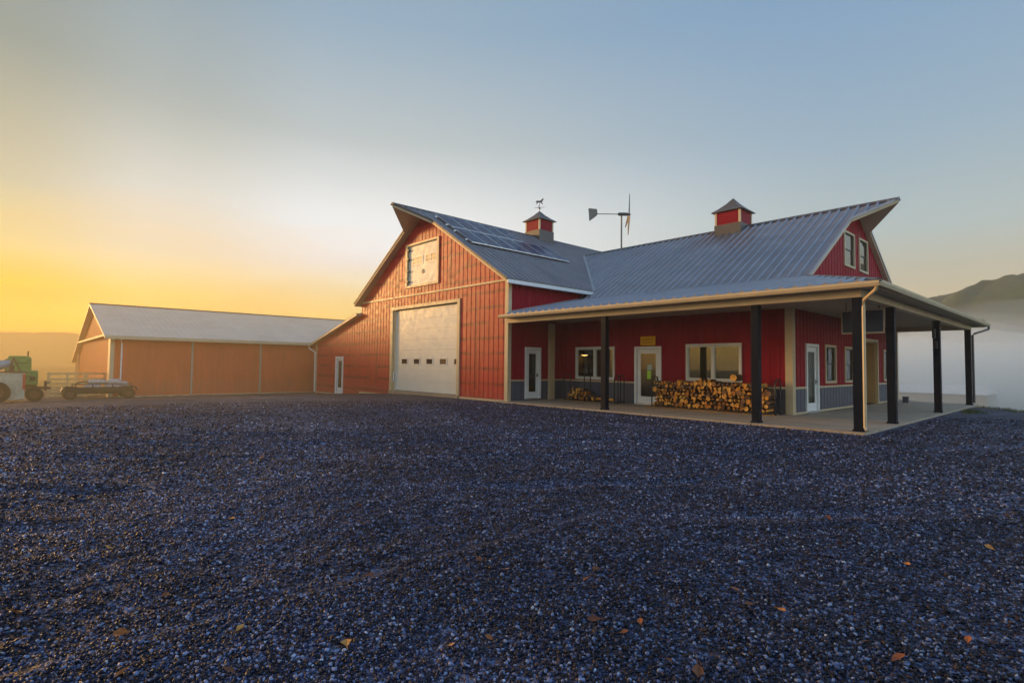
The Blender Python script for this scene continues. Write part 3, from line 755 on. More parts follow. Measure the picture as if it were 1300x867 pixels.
# ------------------------------------------------------------------ wind turbine behind the ridge
WTP = Vector((-2.1,10.95,8.2)); WT = thing('wind_turbine', 'small three bladed wind turbine with a tail vane on a mast behind the roof ridge', 'wind turbine', WTP)
GALV = mat('galvanised', (.20,.19,.18), .5, metal=.4)
mb = MB(); mb.tube([(0,0,-.6),(0,0,2.45)], .05, 10); mb.build('mast', GALV, WT)
ax = Vector((.67,.74,.0)).normalized(); H = Vector((0,0,2.5))
mb = MB(); mb.tube([H-ax*.22, H-ax*.15, H+ax*.3, H+ax*.42, H+ax*.56], [.05,.1,.1,.08,.03], 10); mb.build('nacelle', RIDGE, WT, smooth=True)
mb = MB(); mb.tube([H-ax*.2, H-ax*1.55], .025, 6); mb.build('tail_boom', GALV, WT)
o = H-ax*1.5; vn = [(-.0,.08),(-.50,.28),(-.58,-.02),(-.36,-.46),(-.04,-.12)]
nrm = Vector((-.74,.67,0))*.01
vane_pts = [o+ax*a+Vector((0,0,b)) for a, b in [(.05,.05),(.02,.30),(-.50,.34),(-.44,-.45),(-.05,-.16),(.05,-.05)]]
mb = MB(); mb.hexa([p-nrm for p in vane_pts], [p+nrm for p in vane_pts]); mb.build('tail_vane', GALV, WT)
hub = H+ax*.46; side = Vector((-.74,.67,0))
for k in range(3):
    a = rad(96+k*120) if k else rad(96); d = side*math.cos(a)+Vector((0,0,math.sin(a)))
    if k == 1: d = (side*.25 + Vector((0,0,-.97))).normalized()
    if k == 2: d = (side*math.cos(rad(-25)) + Vector((0,0,math.sin(rad(-25))))).normalized()
    t = d.cross(ax)
    mb = MB(); st = []
    for s_, c_ in ((.03,.05),(.2,.075),(.6,.055),(1.22,.02)):
        p = hub+d*s_; tw = (t*.8+ax*.6).normalized(); st.append([p-tw*c_-ax*.008, p+tw*c_-ax*.008, p+tw*c_+ax*.012, p-tw*c_+ax*.012])
    for a_, b_ in zip(st[:-1], st[1:]): mb.hexa(a_, b_)
    mb.build('blade', GALV, WT)

# ------------------------------------------------------------------ signs and porch fittings
sg = thing('door_sign', 'small yellow sign with two lines of lettering above the glass door behind the firewood', 'sign', (4.745,3.47,2.43))
mb = MB(); mb.box(-.355,.355,-.03,-.01,0,.36); mb.build('sign_board', YEL, sg)
mb = MB()
for zc, n_ in ((.225,9),(.10,8)):
    w = .52; x = -w/2
    for i in range(n_):
        lw = w/n_*.68; mb.box(x,x+lw*.3,-.034,-.0315,zc-.03,zc+.04)
        mb.box(x+lw*.3,x+lw,-.034,-.0315,zc+.022,zc+.04) if i % 2 else mb.box(x+lw*.3,x+lw,-.034,-.0315,zc-.03,zc-.012)
        if i % 3: mb.box(x+lw*.7,x+lw,-.0345,-.032,zc-.012,zc+.022)
        x += w/n_
mb.build('lettering', OCH, sg)
nt_ = MB(); nt_.box(-.09,.09,-.004,.0,-.17,.17); o = nt_.build('paper_notice', LIME); o.location = (4.76,3.515,1.22); tag(o, 'lime green paper notice taped inside the porch door glass', 'notice')
nt_ = MB(); nt_.box(-.09,.12,-.004,.0,-.11,.11); o = nt_.build('paper_notice', PALEP); o.location = (4.77,3.515,1.53); tag(o, 'pale blue paper notice taped above the lime green one', 'notice')
hs = thing('hanging_sign', 'dark navy board in a beige frame hanging from the porch ceiling by the corner post', 'sign', (12.55,2.95,2.60))
mb = MB(); mb.box(-.55,.50,-.02,.02,.05,.68); mb.build('sign_board', NAVY, hs)
part('sign_frame', SOFFIT, hs, [(lambda u,z,d:(u,d,z),-.58,-.55,0,.73,-.03,.03),(lambda u,z,d:(u,d,z),.50,.53,0,.73,-.03,.03),(lambda u,z,d:(u,d,z),-.55,.50,0,.05,-.03,.03),(lambda u,z,d:(u,d,z),-.55,.50,.68,.73,-.03,.03)])
for xh in (-.45, .4):
    mb = MB(); mb.tube([(xh,0,.73),(xh,0,.965)], .012, 6); mb.build('hanger', DARK, hs)
lt = thing('wall_lantern', 'small black lantern on the outer face of the third dark post of the end porch', 'lantern', (13.2,9.24,2.75))
mb = MB(); mb.box(-.06,.06,-.24,-.12,-.42,-.2); mb.tube([(0,.0,-.3),(0,-.14,-.28)], .02, 6); mb.build('lantern_body', DARK, lt)
mb = MB(); mb.tube([(0,-.18,-.2),(0,-.18,-.15)], [.09,.03], 8); mb.build('lantern_cap', DARK, lt)
ch = MB(); ch.tube([(0,0,.85),(0,0,.33)], .008, 6); ch.tube([(0,0,.33),(0,0,0)], .055, 10); o = ch.build('hanging_feeder', DARK); o.location = (13.2,8.85,2.70)
tag(o, 'dark cylindrical bird feeder hanging from the porch beam', 'bird feeder')
ub = MB(); ub.box(-.11,.11,-.09,.09,0,.26); ub.box(-.125,.125,-.105,.105,.26,.29); o = ub.build('utility_box', GREYS, bevel=.01); o.location = (11.0,15.2,0); tag(o, 'small grey utility box on the far end of the porch slab', 'utility box')

# pendant lamp and goods seen through the left porch window
LM, ntl, bl = newmat('lamp_glow'); bl.inputs['Emission Color'].default_value = (1,.55,.15,1); bl.inputs['Emission Strength'].default_value = 3; bl.inputs['Base Color'].default_value = (.8,.6,.3,1)
lp = thing('pendant_lamp', 'lit amber pendant lamp seen through the left porch window', 'lamp', (.42,4.6,2.08))
mb = MB(); mb.tube([(0,0,.0),(0,0,.1),(0,0,.16)], [.19,.10,.02], 16, caps=False); mb.tube([(0,0,.16),(0,0,.9)], .008, 6); mb.build('lamp_shade', DARK, lp)
mb = MB(); mb.tube([(0,0,-.05),(0,0,-.02),(0,0,.03),(0,0,.06)], [.03,.15,.16,.06], 12); mb.build('bulb', LM, lp, smooth=True)
CLOTH = mat('cream_cloth', (.62,.54,.38), .9, var=.2, scale=6)
rk = thing('display_rack', 'rack of cream coloured goods behind the left porch window', 'rack', (.62,4.45,0))
mb = MB()
for x in (-.32,.32):
    for y in (-.18,.18): mb.box(x-.02,x+.02,y-.02,y+.02,0,1.75)
for z in (.3,.75,1.2,1.6): mb.box(-.32,.32,-.18,.18,z,z+.02)
mb.build('rack_frame', DARK, rk)
mb = MB()
for z in (.32,.77,1.22):
    for i in range(4):
        h = random.uniform(.16,.36); mb.box(-.28+i*.145,-.16+i*.145,-.19,.12,z,z+h)
mb.build('folded_goods', CLOTH, rk)

# ------------------------------------------------------------------ firewood
def log_mats():
    bk, nt, b = newmat('bark'); n = noisetex(nt, 22, 5, .65, sxyz=(1,.25,1))
    oi = nt.nodes.new('ShaderNodeObjectInfo')
    c = mixrgb(nt, n, (.025,.013,.006), (.17,.09,.045)); nt.links.new(c, b.inputs['Base Color']); b.inputs['Roughness'].default_value = .95; bump(nt, b, n, .9, .02)
    def wood(name, rings):
        m, nt, b = newmat(name)
        oi = nt.nodes.new('ShaderNodeObjectInfo')
        base = ramp(nt, oi.outputs['Random'], [(0, (.10,.045,.018)), (.18, (.26,.14,.07)), (.34, (.40,.15,.025)), (.65, (.84,.36,.045)), (1, (.95,.56,.13))])
        tc = nt.nodes.new('ShaderNodeTexCoord')
        if rings:
            sp = nt.nodes.new('ShaderNodeVectorMath'); sp.operation = 'MULTIPLY'; sp.inputs[1].default_value = (1,0,1); nt.links.new(tc.outputs['Object'], sp.inputs[0])
            w = nt.nodes.new('ShaderNodeTexWave'); w.wave_type = 'RINGS'; w.rings_direction = 'SPHERICAL'; w.inputs['Scale'].default_value = 38; w.inputs['Distortion'].default_value = 2.5; w.inputs['Detail'].default_value = 3
            nt.links.new(sp.outputs[0], w.inputs['Vector']); f = ramp(nt, w.outputs[0], [(0, .72), (1, 1.08)])
        else: f = ramp(nt, noisetex(nt, 30, 5, .6, sxyz=(1,.12,1)), [(.3, .7), (.7, 1.15)])
        c = mixrgb(nt, 1.0, base, f, 'MULTIPLY')
        c = mixrgb(nt, ramp(nt, noisetex(nt, 9, 4), [(.46, 0), (.70, .75)]), c, (.10,.045,.018))
        nt.links.new(c, b.inputs['Base Color']); b.inputs['Roughness'].default_value = .85; bump(nt, b, f, .4, .004); return m
    return bk, wood('cut_end', True), wood('split_face', False)
BARK, CUT, SPLIT = log_mats()
protos = []
def log_proto(kind, r, L):
    mb = MB(); pts = []
    if kind == 'round':
        n = 14; pts = [(r*(1+.07*random.uniform(-1,1))*math.cos(2*PI*i/n), r*(1+.07*random.uniform(-1,1))*math.sin(2*PI*i/n)) for i in range(n)]; barkside = [True]*n
    elif kind == 'half':
        n = 9; pts = [(r*1.15*math.cos(PI*i/(n-1)), r*1.15*math.sin(PI*i/(n-1))*random.uniform(.9,1.05)-r*.45) for i in range(n)]; barkside = [True]*(n-1)+[False]
    else:
        n = 6; a0, a1 = rad(50), rad(130); pts = [(1.9*r*math.cos(a0+(a1-a0)*i/(n-1)), 1.9*r*math.sin(a0+(a1-a0)*i/(n-1))*random.uniform(.93,1.04)-r*1.1) for i in range(n)] + [(random.uniform(-.1,.1)*r, -r*.95)]; barkside = [True]*(n-1)+[False,False]
    k = len(pts); base = 0; segs = 4; bend = random.uniform(-.02,.02)
    for s_ in range(segs+1):
        y = -L/2 + L*s_/segs + (0)
        for (x, z) in pts: mb.v.append((x*(1+.04*random.uniform(-1,1))+bend*math.sin(PI*s_/segs), y + (random.uniform(-.006,.006)), z*(1+.04*random.uniform(-1,1))))
    for s_ in range(segs):
        for i in range(k):
            j = (i+1) % k; mb.f.append((s_*k+j, s_*k+i, (s_+1)*k+i, (s_+1)*k+j)); mb.m.append(0 if barkside[i] else 2)
    mb.f.append(tuple(range(k))); mb.m.append(1); mb.f.append(tuple(reversed(range(segs*k, segs*k+k)))); mb.m.append(1)
    me = bpy.data.meshes.new('firewood_log'); me.from_pydata(mb.v, [], mb.f)
    for m in (BARK, CUT, SPLIT): me.materials.append(m)
    me.polygons.foreach_set('material_index', mb.m); me.update(); return me
kinds = ['round','round','half','wedge','wedge','half','round','wedge','half','wedge','round','wedge']
for i, k in enumerate(kinds): protos.append(log_proto(k, .07, .46))
def add_log(x, y, z, s=1, ry=None, rz=0, rx=0, label=None, group=None, mi=None):
    me_ = protos[random.randrange(len(protos)) if mi is None else mi]
    o = bpy.data.objects.new('firewood_log', me_); COL.objects.link(o)
    o.location = (x, y, z); o.rotation_euler = (rx, random.uniform(0, 2*PI) if ry is None else ry, rz); o.scale = (s, random.uniform(.92,1.08), s)
    tag(o, label, 'firewood log', group); return o
GLONG = 'split logs in the long firewood stack'
LB1 = 'split firewood log in the long stack under the olive blind window'
row = 0; z = .15; cnt = 0
while z < 1.12:
    x = 5.55 + (.07 if row % 2 else 0)
    while x < 9.93:
        top = 1.07 + .05*noise.noise(Vector((x*1.5, 0, 0))) - (.10 if 7.0 < x < 7.35 else 0) - (.05 if x > 9.3 else 0)
        s_ = random.choice([.62,.78,.9,1.0,1.15,1.4])
        if z < top and cnt < 272:
            add_log(x+random.uniform(-.02,.02), 2.92+random.uniform(-.035,.035), z+random.uniform(-.02,.02), s_, rz=random.uniform(-.06,.06), rx=random.uniform(-.04,.04), label=LB1, group=GLONG); cnt += 1
        x += .118+.045*s_
    z += .133; row += 1
add_log(8.72, 2.86, 1.20, 1.75, label='thickest round log, lying alone on top of the long firewood stack', mi=0)
# small heap left over on the second rack
GS_ = 'logs in the small firewood heap'; LS_ = 'split firewood log in the small heap below the left porch window'
for r_, (n_, x0, x1) in enumerate([(10,.98,2.55),(9,1.05,2.35),(7,1.15,2.05),(5,1.30,1.85)]):
    for i in range(n_):
        x = x0+(x1-x0)*i/(n_-1)
        add_log(x, 2.92+random.uniform(-.05,.05), .14+r_*.118+random.uniform(-.015,.015), random.uniform(.8,1.1), rz=random.uniform(-.5,.5), rx=random.uniform(-.12,.12), label=LS_, group=GS_)
for x, rz, l in ((2.75,1.35,'single split log lying flat on the rack beside the small heap'),(3.30,1.5,'single pale split log lying at the right end of the rack rails')):
    add_log(x, 2.80, .14, 1.0, ry=PI, rz=rz, label=l, mi=3)
def rack(x0, x1, h, label, z1):
    R_ = thing('firewood_rack', label, 'firewood rack', (x0,2.92,0))
    for xx in (0, x1-x0):
        mb = MB(); pts = [(xx,-.21,0),(xx,-.21,h-.16)] + [(xx, -.21+.21*(1-math.cos(t)), h-.16+.16*math.sin(t)) for t in [PI*i/8 for i in range(1,8)]] + [(xx,.21,h-.16),(xx,.21,0)]
        mb.tube(pts, .024, 8); mb.build('hoop_end', DARK, R_, smooth=True)
    for y in (-.15,.15):
        mb = MB(); mb.bar((-.02,y,.055),(x1-x0+.02,y,.055),.04,.04); mb.build('rail', DARK, R_)
    return R_
mb = MB()
for i in range(420):
    x = random.uniform(5.2,10.3) if i % 4 else random.uniform(.7,3.0); y = 2.62+random.gauss(0,.14)-.05; a = random.uniform(0,PI); l = random.uniform(.01,.045); w = l*random.uniform(.2,.5); z = .003+random.random()*.004
    ca, sa = math.cos(a), math.sin(a); mb.hexa([(x-ca*l+sa*w,y-sa*l-ca*w,z),(x+ca*l+sa*w,y+sa*l-ca*w,z),(x+ca*l-sa*w,y+sa*l+ca*w,z),(x-ca*l-sa*w,y-sa*l+ca*w,z)],[(x-ca*l+sa*w,y-sa*l-ca*w,z+.008),(x+ca*l+sa*w,y+sa*l-ca*w,z+.004),(x+ca*l-sa*w,y+sa*l+ca*w,z+.008),(x-ca*l-sa*w,y-sa*l+ca*w,z+.005)])
tag(mb.build('bark_litter', SPLIT), 'scattered wood chips and bark crumbs on the porch below the firewood', 'bark litter', kind='stuff')
rack(5.42,10.08,1.18,'black hoop ended rack holding the long firewood stack',1)
rack(.82,2.0,1.18,'black hoop ended rack holding the small heap of firewood below the left porch window',1)
rack(3.62,3.80,1.18,'narrow empty black hoop stand left of the glass door',1)

# ------------------------------------------------------------------ long low barn at the left
LBN = thing('long_barn', 'long low red shed with a pale metal roof standing left of the big barn', 'barn', (-23,-11.5,-.6))
def ch_obj(mb, name, m, **k): return mb.build(name, m, LBN, origin=None, **k)
LBN.location = (0,0,0)
KL = .256; zLB = lambda x: 5.72-KL*abs(x+33)
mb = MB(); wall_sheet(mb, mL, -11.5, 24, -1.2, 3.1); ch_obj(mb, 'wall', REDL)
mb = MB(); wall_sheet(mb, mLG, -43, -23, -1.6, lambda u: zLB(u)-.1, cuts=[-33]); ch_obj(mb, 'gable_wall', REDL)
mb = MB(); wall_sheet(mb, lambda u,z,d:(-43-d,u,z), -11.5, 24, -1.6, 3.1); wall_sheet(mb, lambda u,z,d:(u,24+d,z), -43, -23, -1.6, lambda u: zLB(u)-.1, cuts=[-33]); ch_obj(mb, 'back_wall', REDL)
PLB = lambda u, v, d: (v, u, zLB(v)+d)
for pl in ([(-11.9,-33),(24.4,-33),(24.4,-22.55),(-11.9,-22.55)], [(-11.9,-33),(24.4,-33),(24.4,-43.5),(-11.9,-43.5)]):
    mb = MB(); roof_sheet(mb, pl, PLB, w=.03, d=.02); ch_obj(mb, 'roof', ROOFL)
    mb = MB(); slab_under(mb, pl, PLB, bot=-.14); ch_obj(mb, 'roof_edge', BEIGE)
mb = MB(); cap(mb, (-33,-11.92,5.75), (-33,24.4,5.75), slope=.25); ch_obj(mb, 'ridge_cap', RIDGE)
mb = MB(); mb.box(-22.545,-22.44,-11.9,24.4,2.84,2.98); ch_obj(mb, 'gutter', BEIGE)
mb = MB(); wbox(mb, mLG, -43.3, -22.9, 3.02, 3.14, 0, .38); ch_obj(mb, 'gable_band', BEIGE)
mb = MB(); wbox(mb, mLG, -23.9, -22.95, -1.1, 3.0, 0, .06); wbox(mb, mL, -11.56, -11.35, -1.1, 3.05, 0, .06); ch_obj(mb, 'corner_trim', BEIGE)
for y in (-7.2,-2.95):
    mb = MB(); wbox(mb, mL, y-.055, y+.055, -.9, 3.05, 0, .07); ch_obj(mb, 'wall_batten', SOFFIT)
mb = MB(); wbox(mb, mL, -11.3, 1.5, -.75, -.60, 0, .05); ch_obj(mb, 'base_trim', BEIGE)
mb = MB(); mb.tube([(-22.5,-11.1,2.85),(-22.85,-11.0,2.6),(-22.9,-11.0,-.6)], .045, 8); ch_obj(mb, 'downspout', WHITE)
PLL = lambda u, v, d: (v, u, 2.98+.25*(v+43)+d)
pl = [(-11.9,-49.2),(24,-49.2),(24,-43.02),(-11.9,-43.02)]
mb = MB(); roof_sheet(mb, pl, PLL, w=.03, d=.02); ch_obj(mb, 'roof', ROOFL)
mb = MB(); slab_under(mb, pl, PLL, bot=-.14); ch_obj(mb, 'roof_edge', BEIGE)
mb = MB(); wall_sheet(mb, mLG, -48, -43.05, -1.8, lambda u: 2.85+.25*(u+43)); ch_obj(mb, 'wall', REDL)
for x in (-48,-45.5): 
    mb = MB(); mb.box(x-.1,x+.1,-11.66,-11.54,-1.8,1.5 if x < -46 else 2.1); ch_obj(mb, 'post', BEIGE)

# ------------------------------------------------------------------ yard gate panel
WOOD = mat('pale_timber', (.70,.52,.26), .8, var=.25, scale=5)
gt = thing('board_gate', 'pale six rail timber gate beyond the low trailer', 'gate', (-24.3,-14.35,-.70))
for z in (.1,.33,.56,.80,1.06,1.38):
    mb = MB(); mb.box(-.02,.02,.0,1.75,z,z+.115); mb.build('rail', WOOD, gt)
for y in (.02,.88,1.70):
    mb = MB(); mb.box(-.07,-.02,y,y+.11,-.1,1.52); mb.build('upright', WOOD, gt)
gt2 = copy_tree(gt); gt2.location = (-24.6,-12.55,-.70); gt2['label'] = 'pale timber gate panel joining the end of the long low shed'

# ------------------------------------------------------------------ machinery at the left edge
GREEN = mat('green_paint', (.12,.27,.06), .5, var=.35, scale=4); RUST = mat('rusty_steel', (.11,.055,.03), .7, var=.3, scale=6)
TYRE = mat('tyre_rubber', (.02,.018,.017), .85); OLDW = mat('worn_grey_steel', (.50,.46,.34), .6, var=.3, scale=3)
BLUEW = mat('faded_blue_white', (.28,.33,.36), .5, var=.15); REDM = mat('red_marker', (.55,.03,.02), .4)
def wheel(parent, c, r, w, axis=(1,0,0)):
    mb = MB(); c = Vector(c); a = Vector(axis).normalized()
    mb.tube([c-a*w/2, c-a*w*.42, c+a*w*.42, c+a*w/2], [r*.86,r,r,r*.86], 22); wh = mb.build('wheel', TYRE, parent, smooth=False)
    mb = MB(); mb.tube([c-a*(w/2+.012), c+a*(w/2+.012)], r*.55, 16); mb.build('rim', RUST, wh)
    return wh
gz = ground_z(-20.8,-15.3)
bl_ = thing('round_baler', 'green two tier hay baler with dark running gear at the left edge of the yard', 'farm machine', (-20.3,-15.45,gz))
mb = MB()
sec = [(-.62,.95),(-.62,2.15),(-.52,2.36),(.22,2.36),(.34,2.25),(.36,1.62),(.36,.95)]
mb.hexa([(-1.7,y,z) for y,z in sec], [(0,y,z) for y,z in sec]); mb.build('bale_chamber', GREEN, bl_, bevel=.03)
mb = MB(); sec = [(.05,.86),(.05,1.60),(.60,1.60),(.63,1.5),(.63,.86)]
mb.hexa([(-1.5,y,z) for y,z in sec], [(.06,y,z) for y,z in sec]); mb.build('side_shield', GREEN, bl_, bevel=.03)
mb = MB(); mb.box(.002,.012,-.50,.24,1.98,2.02); mb.box(.002,.012,-.50,.24,1.40,1.44); mb.box(.002,.014,-.46,-.30,1.5,1.9); mb.box(-1.4,.02,-.66,-.62,1.0,2.2); mb.build('panel_trim', DARK, bl_)
mb = MB(); mb.box(.062,.072,.30,.52,1.08,1.30); mb.tube([(-.2,.2,2.36),(-.2,.2,2.62)], .03, 8); mb.build('exhaust', DARK, bl_)
mb = MB(); mb.box(-1.6,-.05,-.6,.58,.58,.86); mb.bar((-.6,.5,.72),(-.6,1.18,.66),.12,.12); mb.box(-.75,-.3,.9,1.0,.55,1.05); mb.bar((-.5,.95,.9),(-.5,1.18,1.0),.05,.05); mb.build('running_gear', RUST, bl_)
wheel(bl_, (-.12,.52,.36), .37, .28); wheel(bl_, (-1.6,.52,.36), .37, .28)
mb = MB(); mb.tube([(.05,.05,1.1),(.05,.3,1.35),(.05,.42,1.05)], .03, 8); mb.build('hydraulic_hose', DARK, bl_)
gz = ground_z(-18.0,-15.9)
sp = thing('manure_spreader', 'worn grey farm spreader with a red marker strip, cut off by the left edge', 'farm machine', (-17.7,-15.9,gz))
mb = MB(); sec = [(-.06,.10),(.56,.18),(.55,1.42),(-.2,1.38),(-1.6,1.38),(-1.6,.5),(-.45,.5)]
mb.hexa([(-2.6,y,z) for y,z in sec], [(0,y,z) for y,z in sec]); mb.build('hopper', OLDW, sp, bevel=.02)
mb = MB(); mb.box(.002,.03,.48,.56,.62,1.36); mb.box(-.03,.0,.562,.58,.62,1.36); mb.build('marker_strip', REDM, sp)
mb = MB(); mb.tube([(-1.0,-1.3,1.62),(-.9,-.6,1.72),(-.8,-.05,1.84),(-.75,.10,1.86)], [.22,.26,.20,.08], 14); mb.build('tank', BLUEW, sp, smooth=True)
mb = MB(); mb.bar((-.4,.12,2.15),(-.4,-.02,1.5),.07,.07); mb.bar((-.4,.12,2.15),(-.4,.35,1.52),.06,.06); mb.bar((-.4,.3,1.5),(-.4,.62,1.42),.07,.07); mb.box(-.6,0.02,-1.5,.5,1.42,1.49); mb.build('boom_arm', RUST, sp)
wheel(sp, (.12,-.42,.50), .50, .30); wheel(sp, (-1.9,-.42,.50), .50, .30)
mb = MB(); mb.bar((-.1,-.3,.35),(-.1,-1.6,.5),.12,.12); mb.build('axle', RUST, sp)
gz = ground_z(-21.4,-12.1)
tr_ = thing('flat_trailer', 'low dark flat trailer loaded with pale sacks parked in front of the long shed', 'trailer', (-21.4,-12.1,gz))
mb = MB(); mb.box(-1.0,.75,-1.30,1.42,.42,.56); mb.box(.70,.78,-1.30,1.42,.50,.68)
for y in (-1.3,-.4,.5,1.36): mb.bar((.74,y,.5),(.74,y,.86),.05,.05)
mb.bar((.74,-1.3,.85),(.74,1.38,.85),.05,.05); mb.bar((.3,-1.2,.35),(.3,1.3,.35),.1,.1)
mb.build('trailer_bed', DARK, tr_)
mb = MB(); mb.tube([(.74,-1.2,.55),(.74,-1.12,.9),(.74,-.95,.98),(.74,-.6,.98)], .035, 8); mb.build('guard_hoop', RUST, tr_)
for y in (-1.36,1.27): 
    wheel(tr_, (.62,y,.31), .31, .22); wheel(tr_, (-.95,y,.31), .31, .22)
    mb = MB(); sec = [(y-.42,.50),(y-.34,.68),(y-.2,.74),(y+.2,.74),(y+.34,.68),(y+.42,.50),(y+.38,.50),(y+.30,.65),(y-.30,.65),(y-.38,.50)]
    mb.hexa([(.50,a,b_) for a,b_ in sec], [(.80,a,b_) for a,b_ in sec]); mb.build('fender', DARK, tr_)
BAG = mat('pale_sack', (.50,.44,.42), .85, var=.5, scale=7, bmp=.6, bscale=9)
def sack(y, z, sx, sy, sz, label):
    mb = MB(); n, m_ = 12, 8
    for j in range(m_+1):
        ph = -PI/2+PI*j/m_
        for i in range(n):
            th = 2*PI*i/n; q = (math.cos(ph)*math.cos(th), math.cos(ph)*math.sin(th), math.sin(ph)); k = 1+.12*noise.noise(Vector(q)*2.2+Vector((y*3,z,0)))
            mb.v.append((math.copysign(abs(q[0])**.7, q[0])*sx*k, math.copysign(abs(q[1])**.7, q[1])*sy*k, math.copysign(abs(q[2])**.8, q[2])*sz*k))
    for j in range(m_):
        for i in range(n):
            mb.f.append((j*n+i, j*n+(i+1)%n, (j+1)*n+(i+1)%n, (j+1)*n+i)); mb.m.append(0)
    o = mb.build('sack', BAG, None, smooth=True); o.location = (-21.2, -12.1+y, gz+z); tag(o, label, 'sack', 'sacks on the flat trailer'); return o
sack(-.35,.70,.34,.40,.15,'pale sack lying flat in the middle of the dark trailer')
sack(-.15,.96,.30,.48,.13,'pale sack lying on top of the middle one on the trailer')
sack(.62,.93,.34,.36,.20,'rounded pale sack heaped highest toward the right wheel of the trailer')
sack(.55,.70,.36,.40,.15,'pale sack beneath the highest one on the trailer')
sack(1.08,.78,.3,.24,.22,'small grey white sack at the right end of the trailer')

# ------------------------------------------------------------------ fallen leaves on the gravel
LEAFP = [(10.32,-15.24),(11.36,-13.92),(10.81,-12.72),(9.32,-12.61),(11.66,-14.97),(12.76,-13.3),(13.55,-13.54),(13.87,-12.72),(14.19,-12.71),(13.86,-14.55),(13.96,-15.13),(14.3,-14.72),(14.92,-13.48),(14.43,-14.14),(14.84,-13.7),(13.04,-14.79),(8.02,-12.58),(10.37,-10.95),(11.73,-12.72),(12.7,-15.55),(13.44,-15.08),(9.15,-15.04),(13.84,-13.9),(14.59,-11.71),(14.63,-12.13),(14.7,-12.33),(15.3,-12.47),(15.38,-12.62),(15.41,-12.84),(15.76,-12.92),(15.92,-12.89),(15.19,-12.84),(15.55,-11.68),(15.73,-10.0),(16.24,-10.04),(16.37,-7.95),(15.74,-11.87),(15.9,-11.76),(16.42,-11.86),(17.01,-11.44),(16.6,-11.98),(14.44,-9.31),(15.4,-9.25),(14.38,-8.6),(12.79,-5.41),(16.64,-8.93),(12.14,-7.56),(16.81,-11.34)]
LM_, nt, b = newmat('dry_leaf'); oi = nt.nodes.new('ShaderNodeObjectInfo')
c = ramp(nt, oi.outputs['Random'], [(0,(.13,.035,.010)),(.6,(.36,.11,.018)),(1,(.62,.30,.06))]); c = mixrgb(nt, ramp(nt, noisetex(nt, 40, 4), [(.45,0),(.7,.6)]), c, (.09,.03,.012))
nt.links.new(c, b.inputs['Base Color']); b.inputs['Roughness'].default_value = .7
lprot = []
for k in range(5):
    mb = MB(); L = .055; outline = [0,.45,.8,1,.92,.7,.4,.12,0]; n = len(outline); cu = random.uniform(.2,.6)
    rows = []
    for i, w in enumerate(outline):
        t = i/(n-1); x = (t-.5)*2*L; ww = w*L*.62*random.uniform(.8,1.1)+.001
        rows.append([(x, -ww, cu*ww*.9+cu*.3*x*x/L), (x, 0, cu*.3*x*x/L), (x, ww, cu*ww*1.1+cu*.3*x*x/L)])
    for a, b2 in zip(rows[:-1], rows[1:]):
        for i in range(2): mb.poly([a[i], a[i+1], b2[i+1], b2[i]])
    mb.tube([(L,0,cu*.3*L),(L*1.5,.004,cu*.2*L)], .0015, 4)
    me = bpy.data.meshes.new('fallen_leaf'); me.from_pydata(mb.v, [], mb.f); me.materials.append(LM_); me.update(); lprot.append(me)
for i, (x, y) in enumerate(LEAFP):
    o = bpy.data.objects.new('fallen_leaf', lprot[i % 5]); COL.objects.link(o)
    dist = math.hypot(x-CAM.x, y-CAM.y)
    o.location = (x, y, ground_z(x, y)+.022); o.rotation_euler = (random.uniform(-.5,.5), random.uniform(-.4,.4), random.uniform(0,6.28)); s_ = random.uniform(.45,.85)*(1+dist*.05); o.scale = (s_,s_,s_)
    tag(o, 'dry brown leaf fallen on the dark gravel', 'leaf', 'fallen leaves scattered over the gravel')

# ------------------------------------------------------------------ grass fringe past the yard
GRASS, nt, b = newmat('grass_blade'); geo = nt.nodes.new('ShaderNodeNewGeometry')
nt.links.new(ramp(nt, geo.outputs['Random Per Island'], [(0,(.03,.06,.01)),(.6,(.07,.12,.02)),(1,(.20,.17,.06))]), b.inputs['Base Color']); b.inputs['Roughness'].default_value = .7
mb = MB()
for i in range(5200):
    t = random.uniform(-4, 9); s_ = random.uniform(.0, 1)**1.5*4.0; 
    x = 13.9+t*.7071+s_*.7071; y = 14.4-t*.7071+s_*.7071
    if x < 13.5: continue
    if noise.noise(Vector((x*.8,y*.8,4)))+.35 < random.random()*.6 and s_ < 1: continue
    z = ground_z(x,y); h = random.uniform(.03,.12); a = random.uniform(0,PI); w = .008
    dx, dy = math.cos(a)*w, math.sin(a)*w; lx, ly = random.uniform(-.04,.04), random.uniform(-.04,.04)
    mb.poly([(x-dx,y-dy,z-.01),(x+dx,y+dy,z-.01),(x+lx,y+ly,z+h)])
for i in range(500):
    x = 13.65+abs(random.gauss(0,.25)); y = 11.4+random.gauss(0,.5); z = ground_z(x,y); h = random.uniform(.05,.16); a = random.uniform(0,PI); w = .01
    mb.poly([(x-math.cos(a)*w,y-math.sin(a)*w,z-.01),(x+math.cos(a)*w,y+math.sin(a)*w,z-.01),(x+random.uniform(-.05,.05),y+random.uniform(-.05,.05),z+h)])
o = mb.build('grass', GRASS); tag(o, 'short grass along the far edge of the gravel yard', 'grass', kind='stuff')

